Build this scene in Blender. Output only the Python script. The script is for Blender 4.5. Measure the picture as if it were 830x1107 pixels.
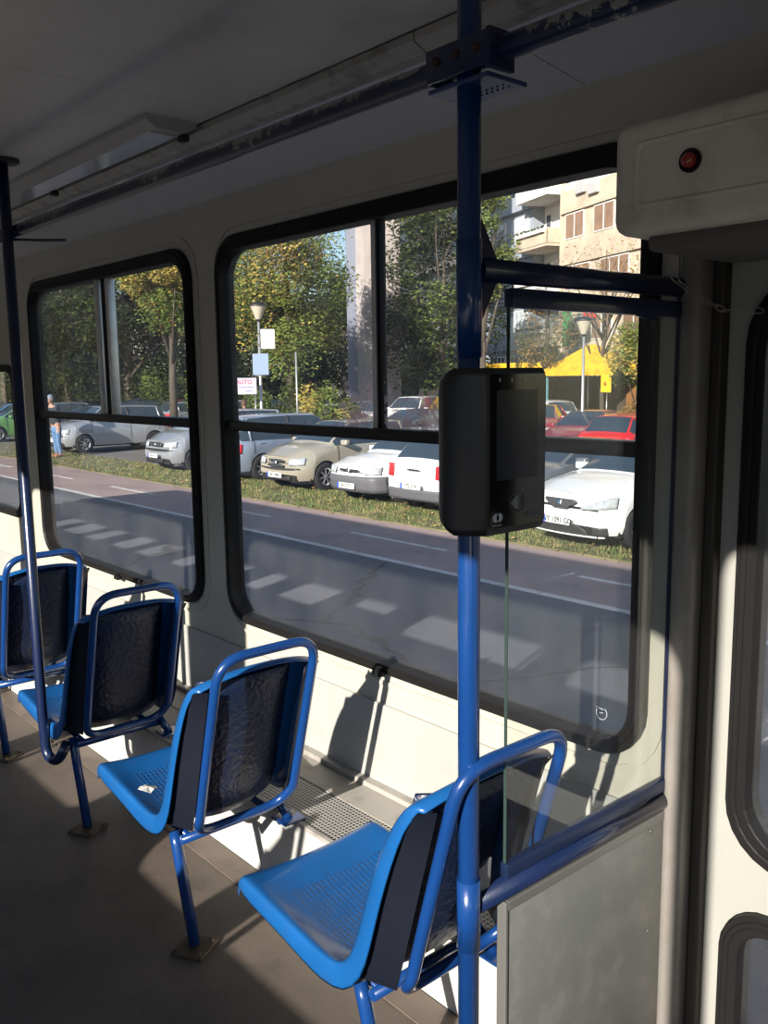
import bpy, bmesh, math, random
from math import sin, cos, pi, radians, sqrt, atan2
from mathutils import Vector, Matrix, Euler

# ---------------------------------------------------------------- scene, camera, sky, sun, exposure
for o in list(bpy.data.objects): bpy.data.objects.remove(o)
SC = bpy.context.scene
COL = SC.collection
EYE = 1.6                      # camera height above the tram floor
GZ = -0.9                      # street level
CAMR = Matrix(((0.755, 0.108, -0.647), (-0.656, 0.104, -0.748), (-0.013, 0.989, 0.149))).to_3x3()
cam_d = bpy.data.cameras.new('camera'); cam = bpy.data.objects.new('camera', cam_d); COL.objects.link(cam)
q = CAMR.to_quaternion().normalized()
cam.matrix_world = Matrix.Translation((0, 0, EYE)) @ q.to_matrix().to_4x4()
cam_d.sensor_fit = 'VERTICAL'; cam_d.sensor_height = 24.0; cam_d.lens = 970.0 / 1107.0 * 24.0
cam_d.clip_start = 0.02; cam_d.clip_end = 400
SC.camera = cam

SUNV = Vector((-1.0, -0.37, 0.415)).normalized()      # towards the sun
w = bpy.data.worlds.new('sky'); SC.world = w; w.use_nodes = True
nt = w.node_tree; bg = nt.nodes['Background']
sky = nt.nodes.new('ShaderNodeTexSky'); sky.sky_type = 'NISHITA'; sky.sun_disc = False
sky.sun_elevation = radians(22); sky.sun_rotation = atan2(SUNV.x, SUNV.y)
sky.air_density = 1.0; sky.dust_density = 0.4; sky.ozone_density = 2.0
nt.links.new(sky.outputs[0], bg.inputs[0]); bg.inputs[1].default_value = 0.15
sd = bpy.data.lights.new('sun', 'SUN'); sd.energy = 9.5; sd.angle = radians(0.6); sd.color = (1.0, 0.93, 0.83)
so = bpy.data.objects.new('sun', sd); COL.objects.link(so); so.location = (-20, -5, 12)
so.rotation_euler = SUNV.to_track_quat('Z', 'Y').to_euler()
SC.view_settings.view_transform = 'Standard'; SC.view_settings.look = 'None'
SC.view_settings.gamma = 1; SC.view_settings.use_curve_mapping = False
SC.view_settings.exposure = 0.15

def ray(px, py):
    v = Vector(((px - 415) / 970, -(py - 553.5) / 970, -1)); return q.to_matrix() @ v
def at_z(px, py, z=GZ):
    r = ray(px, py); t = (z - EYE) / r.z; return Vector((r.x * t, r.y * t, z))
def at_d(px, dist, z=GZ):      # a ground spot straight under a picture column, 'dist' metres away
    r = ray(px, 411); r.z = 0; r.normalize(); return Vector((r.x * dist, r.y * dist, z))

# ---------------------------------------------------------------- materials
MATS = {}
def mat(name, col, rough=0.5, metal=0.0, bump=0.0, bscale=50.0, var=0.0, vscale=3.0, coat=0.0, spec=0.5, emis=None, es=0.0, dirt_or_dapple=None, dscale=8.0, damt=0.0):
    if name in MATS: return MATS[name]
    m = bpy.data.materials.new(name); m.use_nodes = True; MATS[name] = m
    N = m.node_tree.nodes; Lk = m.node_tree.links; b = N['Principled BSDF']
    b.inputs['Base Color'].default_value = (*col, 1); b.inputs['Roughness'].default_value = rough
    b.inputs['Metallic'].default_value = metal; b.inputs['Coat Weight'].default_value = coat
    b.inputs['Coat Roughness'].default_value = 0.08
    b.inputs['Specular IOR Level'].default_value = spec
    if emis: b.inputs['Emission Color'].default_value = (*emis, 1); b.inputs['Emission Strength'].default_value = es
    tc = N.new('ShaderNodeTexCoord')
    last = None
    if var > 0:
        n = N.new('ShaderNodeTexNoise'); n.inputs['Scale'].default_value = vscale; n.inputs['Detail'].default_value = 5
        Lk.new(tc.outputs['Object'], n.inputs['Vector'])
        mr = N.new('ShaderNodeMapRange'); mr.inputs[1].default_value = .3; mr.inputs[2].default_value = .7
        mr.inputs[3].default_value = 1 - var; mr.inputs[4].default_value = 1 + var
        Lk.new(n.outputs['Fac'], mr.inputs[0])
        h = N.new('ShaderNodeHueSaturation'); h.inputs['Color'].default_value = (*col, 1); Lk.new(mr.outputs[0], h.inputs['Value'])
        last = h.outputs[0]
    if dirt_or_dapple:
        n = N.new('ShaderNodeTexNoise'); n.inputs['Scale'].default_value = dscale; n.inputs['Detail'].default_value = 8; n.inputs['Roughness'].default_value = .65
        Lk.new(tc.outputs['Object'], n.inputs['Vector'])
        r = N.new('ShaderNodeMapRange'); r.inputs[1].default_value = .5; r.inputs[2].default_value = .72; r.inputs[3].default_value = 0; r.inputs[4].default_value = damt
        Lk.new(n.outputs['Fac'], r.inputs[0])
        mx = N.new('ShaderNodeMix'); mx.data_type = 'RGBA'; mx.inputs[6].default_value = (*col, 1); mx.inputs[7].default_value = (*dirt_or_dapple, 1)
        if last: Lk.new(last, mx.inputs[6])
        Lk.new(r.outputs[0], mx.inputs[0]); last = mx.outputs[2]
    if last: Lk.new(last, b.inputs['Base Color'])
    if bump > 0:
        n = N.new('ShaderNodeTexNoise'); n.inputs['Scale'].default_value = bscale; n.inputs['Detail'].default_value = 4
        Lk.new(tc.outputs['Object'], n.inputs['Vector'])
        bp = N.new('ShaderNodeBump'); bp.inputs['Strength'].default_value = bump; bp.inputs['Distance'].default_value = .01
        Lk.new(n.outputs['Fac'], bp.inputs['Height']); Lk.new(bp.outputs[0], b.inputs['Normal'])
    return m

def glass_mat(name, tint=(.985, .99, .99), haze=0.03, ior=1.45, stain=0.0, stain_col=(.55, .45, .42), sscale=6.0, scratch=False, spot=None):
    m = bpy.data.materials.new(name); m.use_nodes = True; MATS[name] = m
    N = m.node_tree.nodes; Lk = m.node_tree.links; N.clear()
    out = N.new('ShaderNodeOutputMaterial'); tr = N.new('ShaderNodeBsdfTransparent'); tr.inputs[0].default_value = (*tint, 1)
    gl = N.new('ShaderNodeBsdfGlossy'); gl.inputs['Roughness'].default_value = 0.02
    lw_ = N.new('ShaderNodeLayerWeight'); lw_.inputs[0].default_value = .5
    pw = N.new('ShaderNodeMath'); pw.operation = 'POWER'; pw.inputs[1].default_value = 5; Lk.new(lw_.outputs['Facing'], pw.inputs[0])
    fr = N.new('ShaderNodeMath'); fr.operation = 'MULTIPLY_ADD'; fr.inputs[1].default_value = .9; fr.inputs[2].default_value = (ior - 1) ** 2 / (ior + 1) ** 2; Lk.new(pw.outputs[0], fr.inputs[0])
    mx = N.new('ShaderNodeMixShader'); Lk.new(fr.outputs[0], mx.inputs[0]); Lk.new(tr.outputs[0], mx.inputs[1]); Lk.new(gl.outputs[0], mx.inputs[2])
    tc = N.new('ShaderNodeTexCoord')
    # dust film: uneven thin diffuse layer
    df = N.new('ShaderNodeBsdfDiffuse'); df.inputs[0].default_value = (.8, .8, .8, 1)
    tl = N.new('ShaderNodeBsdfTranslucent'); tl.inputs[0].default_value = (.8, .8, .8, 1)
    ad = N.new('ShaderNodeMixShader'); ad.inputs[0].default_value = .5; Lk.new(df.outputs[0], ad.inputs[1]); Lk.new(tl.outputs[0], ad.inputs[2])
    nz = N.new('ShaderNodeTexNoise'); nz.inputs['Scale'].default_value = 4; nz.inputs['Detail'].default_value = 6
    Lk.new(tc.outputs['Object'], nz.inputs['Vector'])
    mr = N.new('ShaderNodeMapRange'); mr.inputs[1].default_value = .3; mr.inputs[2].default_value = .75; mr.inputs[3].default_value = haze * .5; mr.inputs[4].default_value = haze * 1.6
    Lk.new(nz.outputs['Fac'], mr.inputs[0])
    fac = mr.outputs[0]
    if scratch:
        wv = N.new('ShaderNodeTexNoise'); wv.inputs['Scale'].default_value = 60; wv.inputs['Detail'].default_value = 3
        mp = N.new('ShaderNodeMapping'); mp.inputs['Scale'].default_value = (1, 1, .05); mp.inputs['Rotation'].default_value = (.5, 0, 0)
        Lk.new(tc.outputs['Object'], mp.inputs[0]); Lk.new(mp.outputs[0], wv.inputs['Vector'])
        r2 = N.new('ShaderNodeMapRange'); r2.inputs[1].default_value = .66; r2.inputs[2].default_value = .72; r2.inputs[3].default_value = 0; r2.inputs[4].default_value = .10
        Lk.new(wv.outputs['Fac'], r2.inputs[0])
        a = N.new('ShaderNodeMath'); a.operation = 'ADD'; Lk.new(fac, a.inputs[0]); Lk.new(r2.outputs[0], a.inputs[1]); fac = a.outputs[0]
    m2 = N.new('ShaderNodeMixShader'); Lk.new(fac, m2.inputs[0]); Lk.new(mx.outputs[0], m2.inputs[1]); Lk.new(ad.outputs[0], m2.inputs[2])
    Lk.new(m2.outputs[0], out.inputs[0])
    return m

CREAM = mat('cream_paint', (.45, .425, .36), .42, bump=.08, bscale=120, var=.06, vscale=5, dirt_or_dapple=(.24, .22, .18), dscale=5, damt=.3)
CREAMD = mat('old_cream_paint', (.35, .33, .275), .5, bump=.15, bscale=40, var=.08, vscale=6, dirt_or_dapple=(.22, .19, .15), dscale=9, damt=.5)
GREY = mat('grey_laminate', (.36, .36, .34), .45, var=.05, vscale=4, dirt_or_dapple=(.3, .28, .25), dscale=12, damt=.3)
BOXW = mat('white_laminate', (.44, .44, .42), .45, var=.04, vscale=4, dirt_or_dapple=(.35, .3, .25), dscale=14, damt=.35)
PANELG = mat('partition_laminate', (.115, .12, .115), .38, bump=.1, bscale=200, var=.08, vscale=5, dirt_or_dapple=(.22, .21, .2), dscale=10, damt=.4)
CEIL = mat('ceiling_laminate', (.50, .475, .44), .33, var=.06, vscale=2, dirt_or_dapple=(.25, .24, .22), dscale=3, damt=.4)
COVE = mat('glossy_ceiling_laminate', (.62, .62, .66), .07, coat=.8, var=.04, vscale=2, bump=.02, bscale=6)
RUB = mat('black_rubber', (.009, .008, .008), .55, spec=.25, bump=.1, bscale=60)
ALU = mat('aluminium', (.75, .74, .70), .4, metal=.7, var=.1, vscale=20)
BLUE = mat('blue_gloss_paint', (.006, .040, .165), .25, coat=.5, bump=.03, bscale=90, var=.08, vscale=12)
BLUEP = mat('blue_seat_plastic', (.008, .085, .27), .28, coat=.3, var=.08, vscale=9, dirt_or_dapple=(.02, .055, .15), dscale=18, damt=.4)
NAVY = mat('navy_crackled_paint', (.007, .013, .036), .30, bump=.55, bscale=60, var=.2, vscale=10)
DNAVY = mat('dark_blue_rail_paint', (.006, .014, .050), .3, coat=.3, bump=.04, bscale=60, var=.1, vscale=8)
BARE = mat('blue_rail_paint_flaked', (.008, .020, .075), .35, dirt_or_dapple=(.40, .37, .32), dscale=7, damt=0.0)
DARKM = mat('dark_steel', (.03, .03, .032), .5, metal=.5)
STEEL = mat('worn_steel', (.28, .27, .26), .35, metal=.9, var=.2, vscale=30)
FLOOR = mat('worn_brown_linoleum', (.115, .092, .074), .55, bump=.12, bscale=90, var=.18, vscale=2.2, dirt_or_dapple=(.05, .042, .036), dscale=4, damt=.75)
VAL = mat('black_plastic', (.012, .013, .015), .38, bump=.05, bscale=400)
VALG = mat('black_glass', (.004, .004, .006), .08, coat=.6)
SCR = mat('dark_display', (.016, .019, .026), .15)
WHITE = mat('white_print', (.6, .62, .66), .5)
PRINTG = mat('grey_print', (.10, .105, .115), .5)
REDL = mat('red_lens', (.30, .03, .02), .2, coat=.5, bump=.05)
LAMPD = mat('milky_diffuser', (.46, .46, .46), .12, var=.05)
WINGLASS = glass_mat('window_glass', haze=.026)
WINGLASS_S = glass_mat('scratched_window_glass', haze=.05, scratch=True)
PARTGLASS = glass_mat('partition_glass', tint=(.97, .985, .98), haze=.012, ior=1.6)
GEDGE = mat('glass_edge', (.03, .05, .045), .2)

# perforated / dimpled variants
def dimple(m, scale=70, strength=.7):
    N = m.node_tree.nodes; Lk = m.node_tree.links; b = N['Principled BSDF']
    v = N.new('ShaderNodeTexVoronoi'); v.inputs['Scale'].default_value = scale; v.inputs['Randomness'].default_value = .12
    tc = N.new('ShaderNodeTexCoord'); Lk.new(tc.outputs['Object'], v.inputs['Vector'])
    bp = N.new('ShaderNodeBump'); bp.inputs['Strength'].default_value = strength; bp.inputs['Distance'].default_value = .006
    Lk.new(v.outputs['Distance'], bp.inputs['Height']); Lk.new(bp.outputs[0], b.inputs['Normal'])
PAN = mat('blue_dimpled_plastic', (.008, .075, .24), .30, coat=.3, var=.1, vscale=14, dirt_or_dapple=(.02, .05, .13), dscale=14, damt=.7); dimple(PAN)
def flaking(m, base, under):
    N = m.node_tree.nodes; Lk = m.node_tree.links; b = N['Principled BSDF']
    tc = N.new('ShaderNodeTexCoord'); n = N.new('ShaderNodeTexNoise'); n.inputs['Scale'].default_value = 45; n.inputs['Detail'].default_value = 9; n.inputs['Roughness'].default_value = .7
    Lk.new(tc.outputs['Object'], n.inputs['Vector'])
    n2 = N.new('ShaderNodeTexNoise'); n2.inputs['Scale'].default_value = 2.2; n2.inputs['Detail'].default_value = 2; Lk.new(tc.outputs['Object'], n2.inputs['Vector'])
    ml = N.new('ShaderNodeMath'); ml.operation = 'MULTIPLY'; Lk.new(n.outputs['Fac'], ml.inputs[0]); Lk.new(n2.outputs['Fac'], ml.inputs[1])
    sx = N.new('ShaderNodeSeparateXYZ'); Lk.new(tc.outputs['Object'], sx.inputs[0])
    mz = N.new('ShaderNodeMapRange'); mz.inputs[1].default_value = -.012; mz.inputs[2].default_value = .012; mz.inputs[3].default_value = .72; mz.inputs[4].default_value = 1.12; Lk.new(sx.outputs[2], mz.inputs[0])
    m5 = N.new('ShaderNodeMath'); m5.operation = 'MULTIPLY'; Lk.new(ml.outputs[0], m5.inputs[0]); Lk.new(mz.outputs[0], m5.inputs[1])
    mr = N.new('ShaderNodeMapRange'); mr.inputs[1].default_value = .25; mr.inputs[2].default_value = .26; Lk.new(m5.outputs[0], mr.inputs[0])
    mx = N.new('ShaderNodeMix'); mx.data_type = 'RGBA'; mx.inputs[6].default_value = (*base, 1); mx.inputs[7].default_value = (*under, 1)
    Lk.new(mr.outputs[0], mx.inputs[0]); Lk.new(mx.outputs[2], b.inputs['Base Color'])
flaking(BARE, (.006, .014, .050), (.24, .23, .20))

# ---------------------------------------------------------------- mesh helpers
def obj(name, bm, m, parent=None, smooth=False, loc=None, angle=None):
    bmesh.ops.recalc_face_normals(bm, faces=bm.faces[:])
    me = bpy.data.meshes.new(name); bm.to_mesh(me); bm.free()
    for mm in (m if isinstance(m, (list, tuple)) else [m]): me.materials.append(mm)
    if smooth or angle:
        for p in me.polygons: p.use_smooth = True
        if angle: me.set_sharp_from_angle(angle=radians(angle))
    o = bpy.data.objects.new(name, me); COL.objects.link(o)
    if loc is not None: o.location = loc
    if parent: o.parent = parent
    return o
SPLIT = {'bucket_side', 'sleeve', 'clip', 'bolt', 'status_light', 'gusset', 'sash_frame', 'door_handle', 'door_gap', 'screw', 'bracket', 'text_lines', 'diffuser', 'clamp_knob', 'post'}
_obj0 = obj
def obj(name, bm, m, parent=None, **k):
    if name not in SPLIT: return _obj0(name, bm, m, parent, **k)
    bm.verts.index_update(); seen = set(); out = None; comps = []
    bm.verts.ensure_lookup_table()
    for v in bm.verts:
        if v.index in seen: continue
        st = [v]; seen.add(v.index); comp = []
        while st:
            a = st.pop(); comp.append(a)
            for e in a.link_edges:
                b = e.other_vert(a)
                if b.index not in seen: seen.add(b.index); st.append(b)
        comps.append(comp)
    # a piece lying inside the box of a bigger one (an inner bead, an inset disc) stays with it
    for comp in comps:
        nb = bmesh.new(); mp = {a.index: nb.verts.new(a.co) for a in comp}; fs = {f for a in comp for f in a.link_faces}
        for f in fs: g = nb.faces.new([mp[a.index] for a in f.verts]); g.material_index = f.material_index; g.smooth = f.smooth
        out = _obj0(name, nb, m, parent, **k)
    bm.free(); return out
def tag(o, label, cat, group=None, kind=None):
    if label: o['label'] = label
    if cat: o['category'] = cat
    if group: o['group'] = group
    if kind: o['kind'] = kind
    return o
def struct(o, label=None):
    o['kind'] = 'structure'
    if label: o['label'] = label
    return o
def thing(name, loc, label, cat, group=None, rz=0):
    o = bpy.data.objects.new(name, None); COL.objects.link(o); o.location = loc; o.rotation_euler = (0, 0, rz)
    o.empty_display_size = .1
    return tag(o, label, cat, group)
def copy_tree(o, parent=None):
    c = o.copy(); COL.objects.link(c)
    if parent: c.parent = parent
    for ch in list(o.children): copy_tree(ch, c)
    return c
def NB(): return bmesh.new()
def box(bm, lo, hi, bev=0.0, mi=0, segs=2, mtx=None):
    lo = Vector(lo); hi = Vector(hi); c = (lo + hi) / 2; s = hi - lo
    r = bmesh.ops.create_cube(bm, size=1.0, matrix=Matrix.Translation(c) @ Matrix.Diagonal((s.x, s.y, s.z, 1)))
    vs = r['verts']
    if bev > 0:
        es = list({e for v in vs for e in v.link_edges})
        r2 = bmesh.ops.bevel(bm, geom=es, offset=min(bev, min(s) * .49), segments=segs, affect='EDGES', profile=.5)
        vs = list({v for f in r2['faces'] for v in f.verts} | {v for v in vs if v.is_valid})
    fs = {f for v in vs for f in v.link_faces}
    for f in fs: f.material_index = mi
    if mtx is not None: bmesh.ops.transform(bm, matrix=mtx, verts=vs)
    return vs
def tube(bm, pts, r, seg=14, closed=False, mi=0, caps=True):
    pts = [Vector(p) for p in pts]; n = len(pts)
    rr = r if isinstance(r, (list, tuple)) else [r] * n
    tang = []
    for i in range(n):
        if closed: t = pts[(i + 1) % n] - pts[i - 1]
        elif i == 0: t = pts[1] - pts[0]
        elif i == n - 1: t = pts[-1] - pts[-2]
        else: t = (pts[i + 1] - pts[i]).normalized() + (pts[i] - pts[i - 1]).normalized()
        tang.append(t.normalized())
    u = tang[0].orthogonal().normalized(); rings = []
    for i in range(n):
        if i: u = (u - tang[i] * u.dot(tang[i])).normalized()
        v = tang[i].cross(u)
        rings.append([bm.verts.new(pts[i] + (u * cos(2 * pi * k / seg) + v * sin(2 * pi * k / seg)) * rr[i]) for k in range(seg)])
    m = n if closed else n - 1
    for i in range(m):
        a = rings[i]; b = rings[(i + 1) % n]
        off = 0
        if closed and i == n - 1:   # match twist
            off = min(range(seg), key=lambda s: (a[0].co - b[s].co).length)
        for k in range(seg):
            f = bm.faces.new((a[k], a[(k + 1) % seg], b[(k + 1 + off) % seg], b[(k + off) % seg])); f.material_index = mi; f.smooth = True
    if caps and not closed:
        for rg in (rings[0], rings[-1]):
            f = bm.faces.new(rg); f.material_index = mi
def fillet(pts, rad, n=6, closed=False):
    pts = [Vector(p) for p in pts]; out = []; N_ = len(pts)
    for i in range(N_):
        if not closed and i in (0, N_ - 1): out.append(pts[i]); continue
        p = pts[i]; a = pts[i - 1]; b = pts[(i + 1) % N_]
        r = rad[i] if isinstance(rad, (list, tuple)) else rad
        if r <= 0: out.append(p); continue
        da = (a - p); db = (b - p); la = min(r, da.length * .49); lb = min(r, db.length * .49)
        pa = p + da.normalized() * la; pb = p + db.normalized() * lb
        for k in range(n + 1):
            t = k / n; out.append(pa * (1 - t) ** 2 + p * 2 * t * (1 - t) + pb * t * t)
    return out
def rrect(y0, y1, z0, z1, r, n=6):
    rs = r if isinstance(r, (list, tuple)) else [r] * 4     # order: y0z0, y1z0, y1z1, y0z1
    cs = [(y0, z0, 1, 1, pi, rs[0]), (y1, z0, -1, 1, 1.5 * pi, rs[1]), (y1, z1, -1, -1, 0, rs[2]), (y0, z1, 1, -1, .5 * pi, rs[3])]
    out = []
    for (cy, cz, sy, sz, a0, rr) in cs:
        for k in range(n + 1):
            a = a0 + (pi / 2) * k / n
            out.append((cy + sy * rr + rr * cos(a), cz + sz * rr + rr * sin(a)))
    return out
def plate(bm, outer, holes, x0, x1, mi=0, f3=None):
    """plate in the YZ plane from x0 to x1 with rounded holes; f3 maps (x,y,z)"""
    f3 = f3 or (lambda x, y, z: (x, y, z))
    loops = [outer] + holes
    for x in (x0, x1):
        es = []
        for lp in loops:
            vs = [bm.verts.new(f3(x, *p)) for p in lp]
            es += [bm.edges.new((vs[i], vs[(i + 1) % len(vs)])) for i in range(len(vs))]
        r = bmesh.ops.triangle_fill(bm, edges=es, use_beauty=True)
        for g in r['geom']:
            if isinstance(g, bmesh.types.BMFace): g.material_index = mi
    for lp in loops:
        a = [bm.verts.new(f3(x0, *p)) for p in lp]; b = [bm.verts.new(f3(x1, *p)) for p in lp]; n = len(lp)
        for i in range(n):
            f = bm.faces.new((a[i], a[(i + 1) % n], b[(i + 1) % n], b[i])); f.material_index = mi
def ring(bm, outer, inner, x0, x1, mi=0, f3=None):
    f3 = f3 or (lambda x, y, z: (x, y, z))
    n = len(outer)
    O0 = [bm.verts.new(f3(x0, *p)) for p in outer]; O1 = [bm.verts.new(f3(x1, *p)) for p in outer]
    I0 = [bm.verts.new(f3(x0, *p)) for p in inner]; I1 = [bm.verts.new(f3(x1, *p)) for p in inner]
    for i in range(n):
        j = (i + 1) % n
        for f in ((O0[i], O0[j], I0[j], I0[i]), (O1[i], I1[i], I1[j], O1[j]), (O0[i], O1[i], O1[j], O0[j]), (I0[i], I0[j], I1[j], I1[i])):
            bm.faces.new(f).material_index = mi
def prism(bm, poly, h0, h1, f3=None, mi=0):
    f3 = f3 or (lambda a, b, h: (a, b, h))
    A = [bm.verts.new(f3(a, b, h0)) for a, b in poly]; B = [bm.verts.new(f3(a, b, h1)) for a, b in poly]; n = len(poly)
    fs = [bm.faces.new(A[::-1]), bm.faces.new(B)] + [bm.faces.new((A[i], A[(i + 1) % n], B[(i + 1) % n], B[i])) for i in range(n)]
    for f in fs: f.material_index = mi
def lathe(bm, prof, seg=24, mtx=None, mi=0):
    rings = []
    for r, z in prof:
        rings.append([bm.verts.new((r * cos(2 * pi * k / seg), r * sin(2 * pi * k / seg), z)) for k in range(seg)] if r > 1e-6 else [bm.verts.new((0, 0, z))])
    vs = [v for g in rings for v in g]
    for a, b in zip(rings, rings[1:]):
        for k in range(seg):
            k2 = (k + 1) % seg
            if len(a) == 1 and len(b) == 1: break
            if len(a) == 1: f = bm.faces.new((a[0], b[k], b[k2]))
            elif len(b) == 1: f = bm.faces.new((a[k], a[k2], b[0]))
            else: f = bm.faces.new((a[k], a[k2], b[k2], b[k]))
            f.material_index = mi; f.smooth = True
    if mtx is not None: bmesh.ops.transform(bm, matrix=mtx, verts=vs)
def text(name, s, size, m, mtx, parent, extr=.0005, align='CENTER'):
    cu = bpy.data.curves.new(name, 'FONT'); cu.body = s; cu.size = size; cu.extrude = extr; cu.offset = size * .02; cu.align_x = align; cu.align_y = 'CENTER'
    t = bpy.data.objects.new(name, cu); COL.objects.link(t)
    dg = bpy.context.evaluated_depsgraph_get(); me = bpy.data.meshes.new_from_object(t.evaluated_get(dg))
    bpy.data.objects.remove(t); me.transform(mtx); me.materials.clear(); me.materials.append(m)
    o = bpy.data.objects.new(name, me); COL.objects.link(o); o.parent = parent
    return o

exec_parts = []
# ================================================================ THE TRAM SHELL
WX = 1.82; OX = -0.33                     # inner faces of the right and the left wall
CZ = 2.33                                 # ceiling
Y0, Y1 = -3.2, 15.5                       # tram body along the track
# floor
bm = NB(); box(bm, (OX - .06, Y0, -.08), (1.90, Y1, 0)); struct(obj('floor', bm, FLOOR), 'worn brown tram floor with dark stains')
bm = NB(); box(bm, (1.375, 1.14, 0), (1.465, 6.2, .004)); struct(obj('trim_1', bm, mat('edge_strip', (.13, .10, .08), .5, var=.2, vscale=6, dirt_or_dapple=(.04, .03, .03), damt=.6)))
# ceiling: flat laminate sheets with seams, trim board, glossy cove
bm = NB(); ys = [Y0, .2, 2.25, 4.3, 6.4, 8.5, Y1]
for a, b in zip(ys, ys[1:]): box(bm, (-.05, a + .0015, CZ), (1.395, b - .0015, CZ + .03), .001, segs=1)
box(bm, (OX - .06, Y0, CZ + .012), (1.87, Y1, CZ + .06))
box(bm, (OX - .06, Y0, 2.26), (-.052, Y1, CZ + .05))
struct(obj('ceiling', bm, CEIL), 'grey laminate tram ceiling with a thin seam across')
bm = NB()      # glossy cove (flat, meets the wall header)
prism(bm, [(1.47, 2.318), (1.86, 2.262), (1.86, 2.33), (1.47, 2.335)], Y0, 1.36, lambda a, b, h: (a, h, b))
prism(bm, [(1.47, 2.318), (1.86, 2.262), (1.86, 2.33), (1.47, 2.335)], 1.364, Y1, lambda a, b, h: (a, h, b))
struct(obj('ceiling_cove', bm, COVE), 'glossy grey sloping ceiling panel above the windows')
bm = NB()
prism(bm, [(1.402, 2.33), (1.402, 2.312), (1.44, 2.296), (1.475, 2.296), (1.475, 2.33)], Y0, 1.50, lambda a, b, h: (a, h, b))
prism(bm, [(1.402, 2.33), (1.402, 2.312), (1.44, 2.296), (1.475, 2.296), (1.475, 2.33)], 1.504, Y1, lambda a, b, h: (a, h, b))
tr = struct(obj('trim_2', bm, mat('peeling_cream_trim', (.34, .325, .29), .5, dirt_or_dapple=(.1, .09, .08), dscale=16, damt=.8, var=.05)), 'peeling cream trim board along the ceiling edge')
# outer roof
bm = NB(); prof = [(OX - .10, 2.40), (OX + .15, 2.44), (.3, 2.47), (1.1, 2.46), (1.65, 2.42), (1.9, 2.37), (1.9, 2.35), (OX - .1, 2.36)]
prism(bm, prof, Y0 - .1, Y1 + .1, lambda a, b, h: (a, h, b)); struct(obj('roof', bm, CREAMD))

# right wall with its window openings -----------------------------------------
WB, WT = .66, 2.12                        # rubber outer edges of the windows
wins = {1: (3.24, 5.00), 2: (1.145, 3.035)}
holes = [rrect(a, b, WB, WT, .13) for a, b in wins.values()]
holes.append(rrect(5.33, 6.05, .80, 1.70, .10))
for a in (6.4, 8.3, 10.2, 12.1, 13.9): holes.append(rrect(a, a + (1.5 if a < 13 else 1.2), WB, WT, .13))
bm = NB(); plate(bm, [(1.06, 0), (Y1, 0), (Y1, 2.34), (-3.2, 2.34), (-3.2, 2.02), (1.06, 2.02)], holes, WX, WX + .045)
wall_r = struct(obj('wall_right', bm, CREAM), 'cream painted tram wall with large rounded windows')
# embossed lip round each opening, header bead
for k, (a, b) in wins.items():
    bm = NB(); ring(bm, rrect(a - .045, b + (.045 if k == 1 else .045), WB - .045, WT + .045, .17), rrect(a - .03, b + .03, WB - .03, WT + .03, .155), WX - .006, WX + .002)
    struct(obj('trim_%d' % (2 + k), bm, CREAM))
# lower grey lining under the windows: board with upper edge and joints
bm = NB()
for a, b in ((1.15, 2.60), (2.603, 4.05), (4.053, 6.3)): box(bm, (WX - .012, a, .27), (WX + .01, b, .55), .002, segs=1)
struct(obj('wall_lining', bm, GREY), 'grey lining board on the wall under the windows')
# window inside fittings
def window(n, a, b, mull, seal_bot=True):
    root = thing('window_%d' % n, (WX, (a + b) / 2, WB), None, None); struct(root)
    M = Matrix.Translation(-Vector((WX, (a + b) / 2, WB)))
    def fin(bm): bmesh.ops.transform(bm, matrix=M, verts=bm.verts[:]); return bm
    t = .052
    bm = NB(); ring(bm, rrect(a, b, WB, WT, .13), rrect(a + t * .85, b - t * .45, WB + .03, WT - t, .105), WX - .022, WX + .05)
    ring(bm, rrect(a + .014, b - .012, WB + .014, WT - .014, .12), rrect(a + .03, b - .020, WB + .024, WT - .03, .115), WX - .027, WX - .02)
    o = obj('rubber_seal', fin(bm), RUB, root)
    o.modifiers.new('b', 'BEVEL').width = .004
    bm = NB(); box(bm, (WX - .012, a + t * .7, 1.405), (WX + .05, b - t * .6, 1.442), .006); obj('crossbar', fin(bm), mat('dark_window_bar', (.035, .032, .028), .4, metal=.4), root, angle=40)
    bm = NB()
    for (p, w_) in mull: box(bm, (WX + .002, p - w_ / 2, 1.44), (WX + .040, p + w_ / 2, WT - .05), .003)
    obj('sash_frame', fin(bm), ALU, root, angle=40)
    bm = NB(); mm = 2.124 if n == 2 else 4.105; box(bm, (WX + .006, mm - .008, 1.44), (WX + .034, mm + .008, WT - .05), .003); obj('sash_seal', fin(bm), RUB, root)
    bm = NB(); box(bm, (WX + .020, a + .02, 1.44), (WX + .026, b - .02, WT - .02)); g = obj('upper_glass', fin(bm), WINGLASS_S, root)
    bm = NB(); box(bm, (WX + .028, a + .02, WB + .02), (WX + .034, b - .02, 1.41)); obj('lower_glass', fin(bm), WINGLASS, root)
    return root, fin
w2, fin2 = window(2, *wins[2], [(2.142, .020), (1.175, .03)])
w1, fin1 = window(1, *wins[1], [(4.165, .030), (4.045, .030)])
bm = NB(); box(bm, (WX - .004, 3.285, 1.735), (WX + .02, 3.325, 1.775), .012); obj('sash_latch', fin1(bm), RUB, w1)
for o in w2.children:
    if o.name.startswith('sash_frame'): o['label'] = 'grey aluminium sliding sash uprights'
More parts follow.
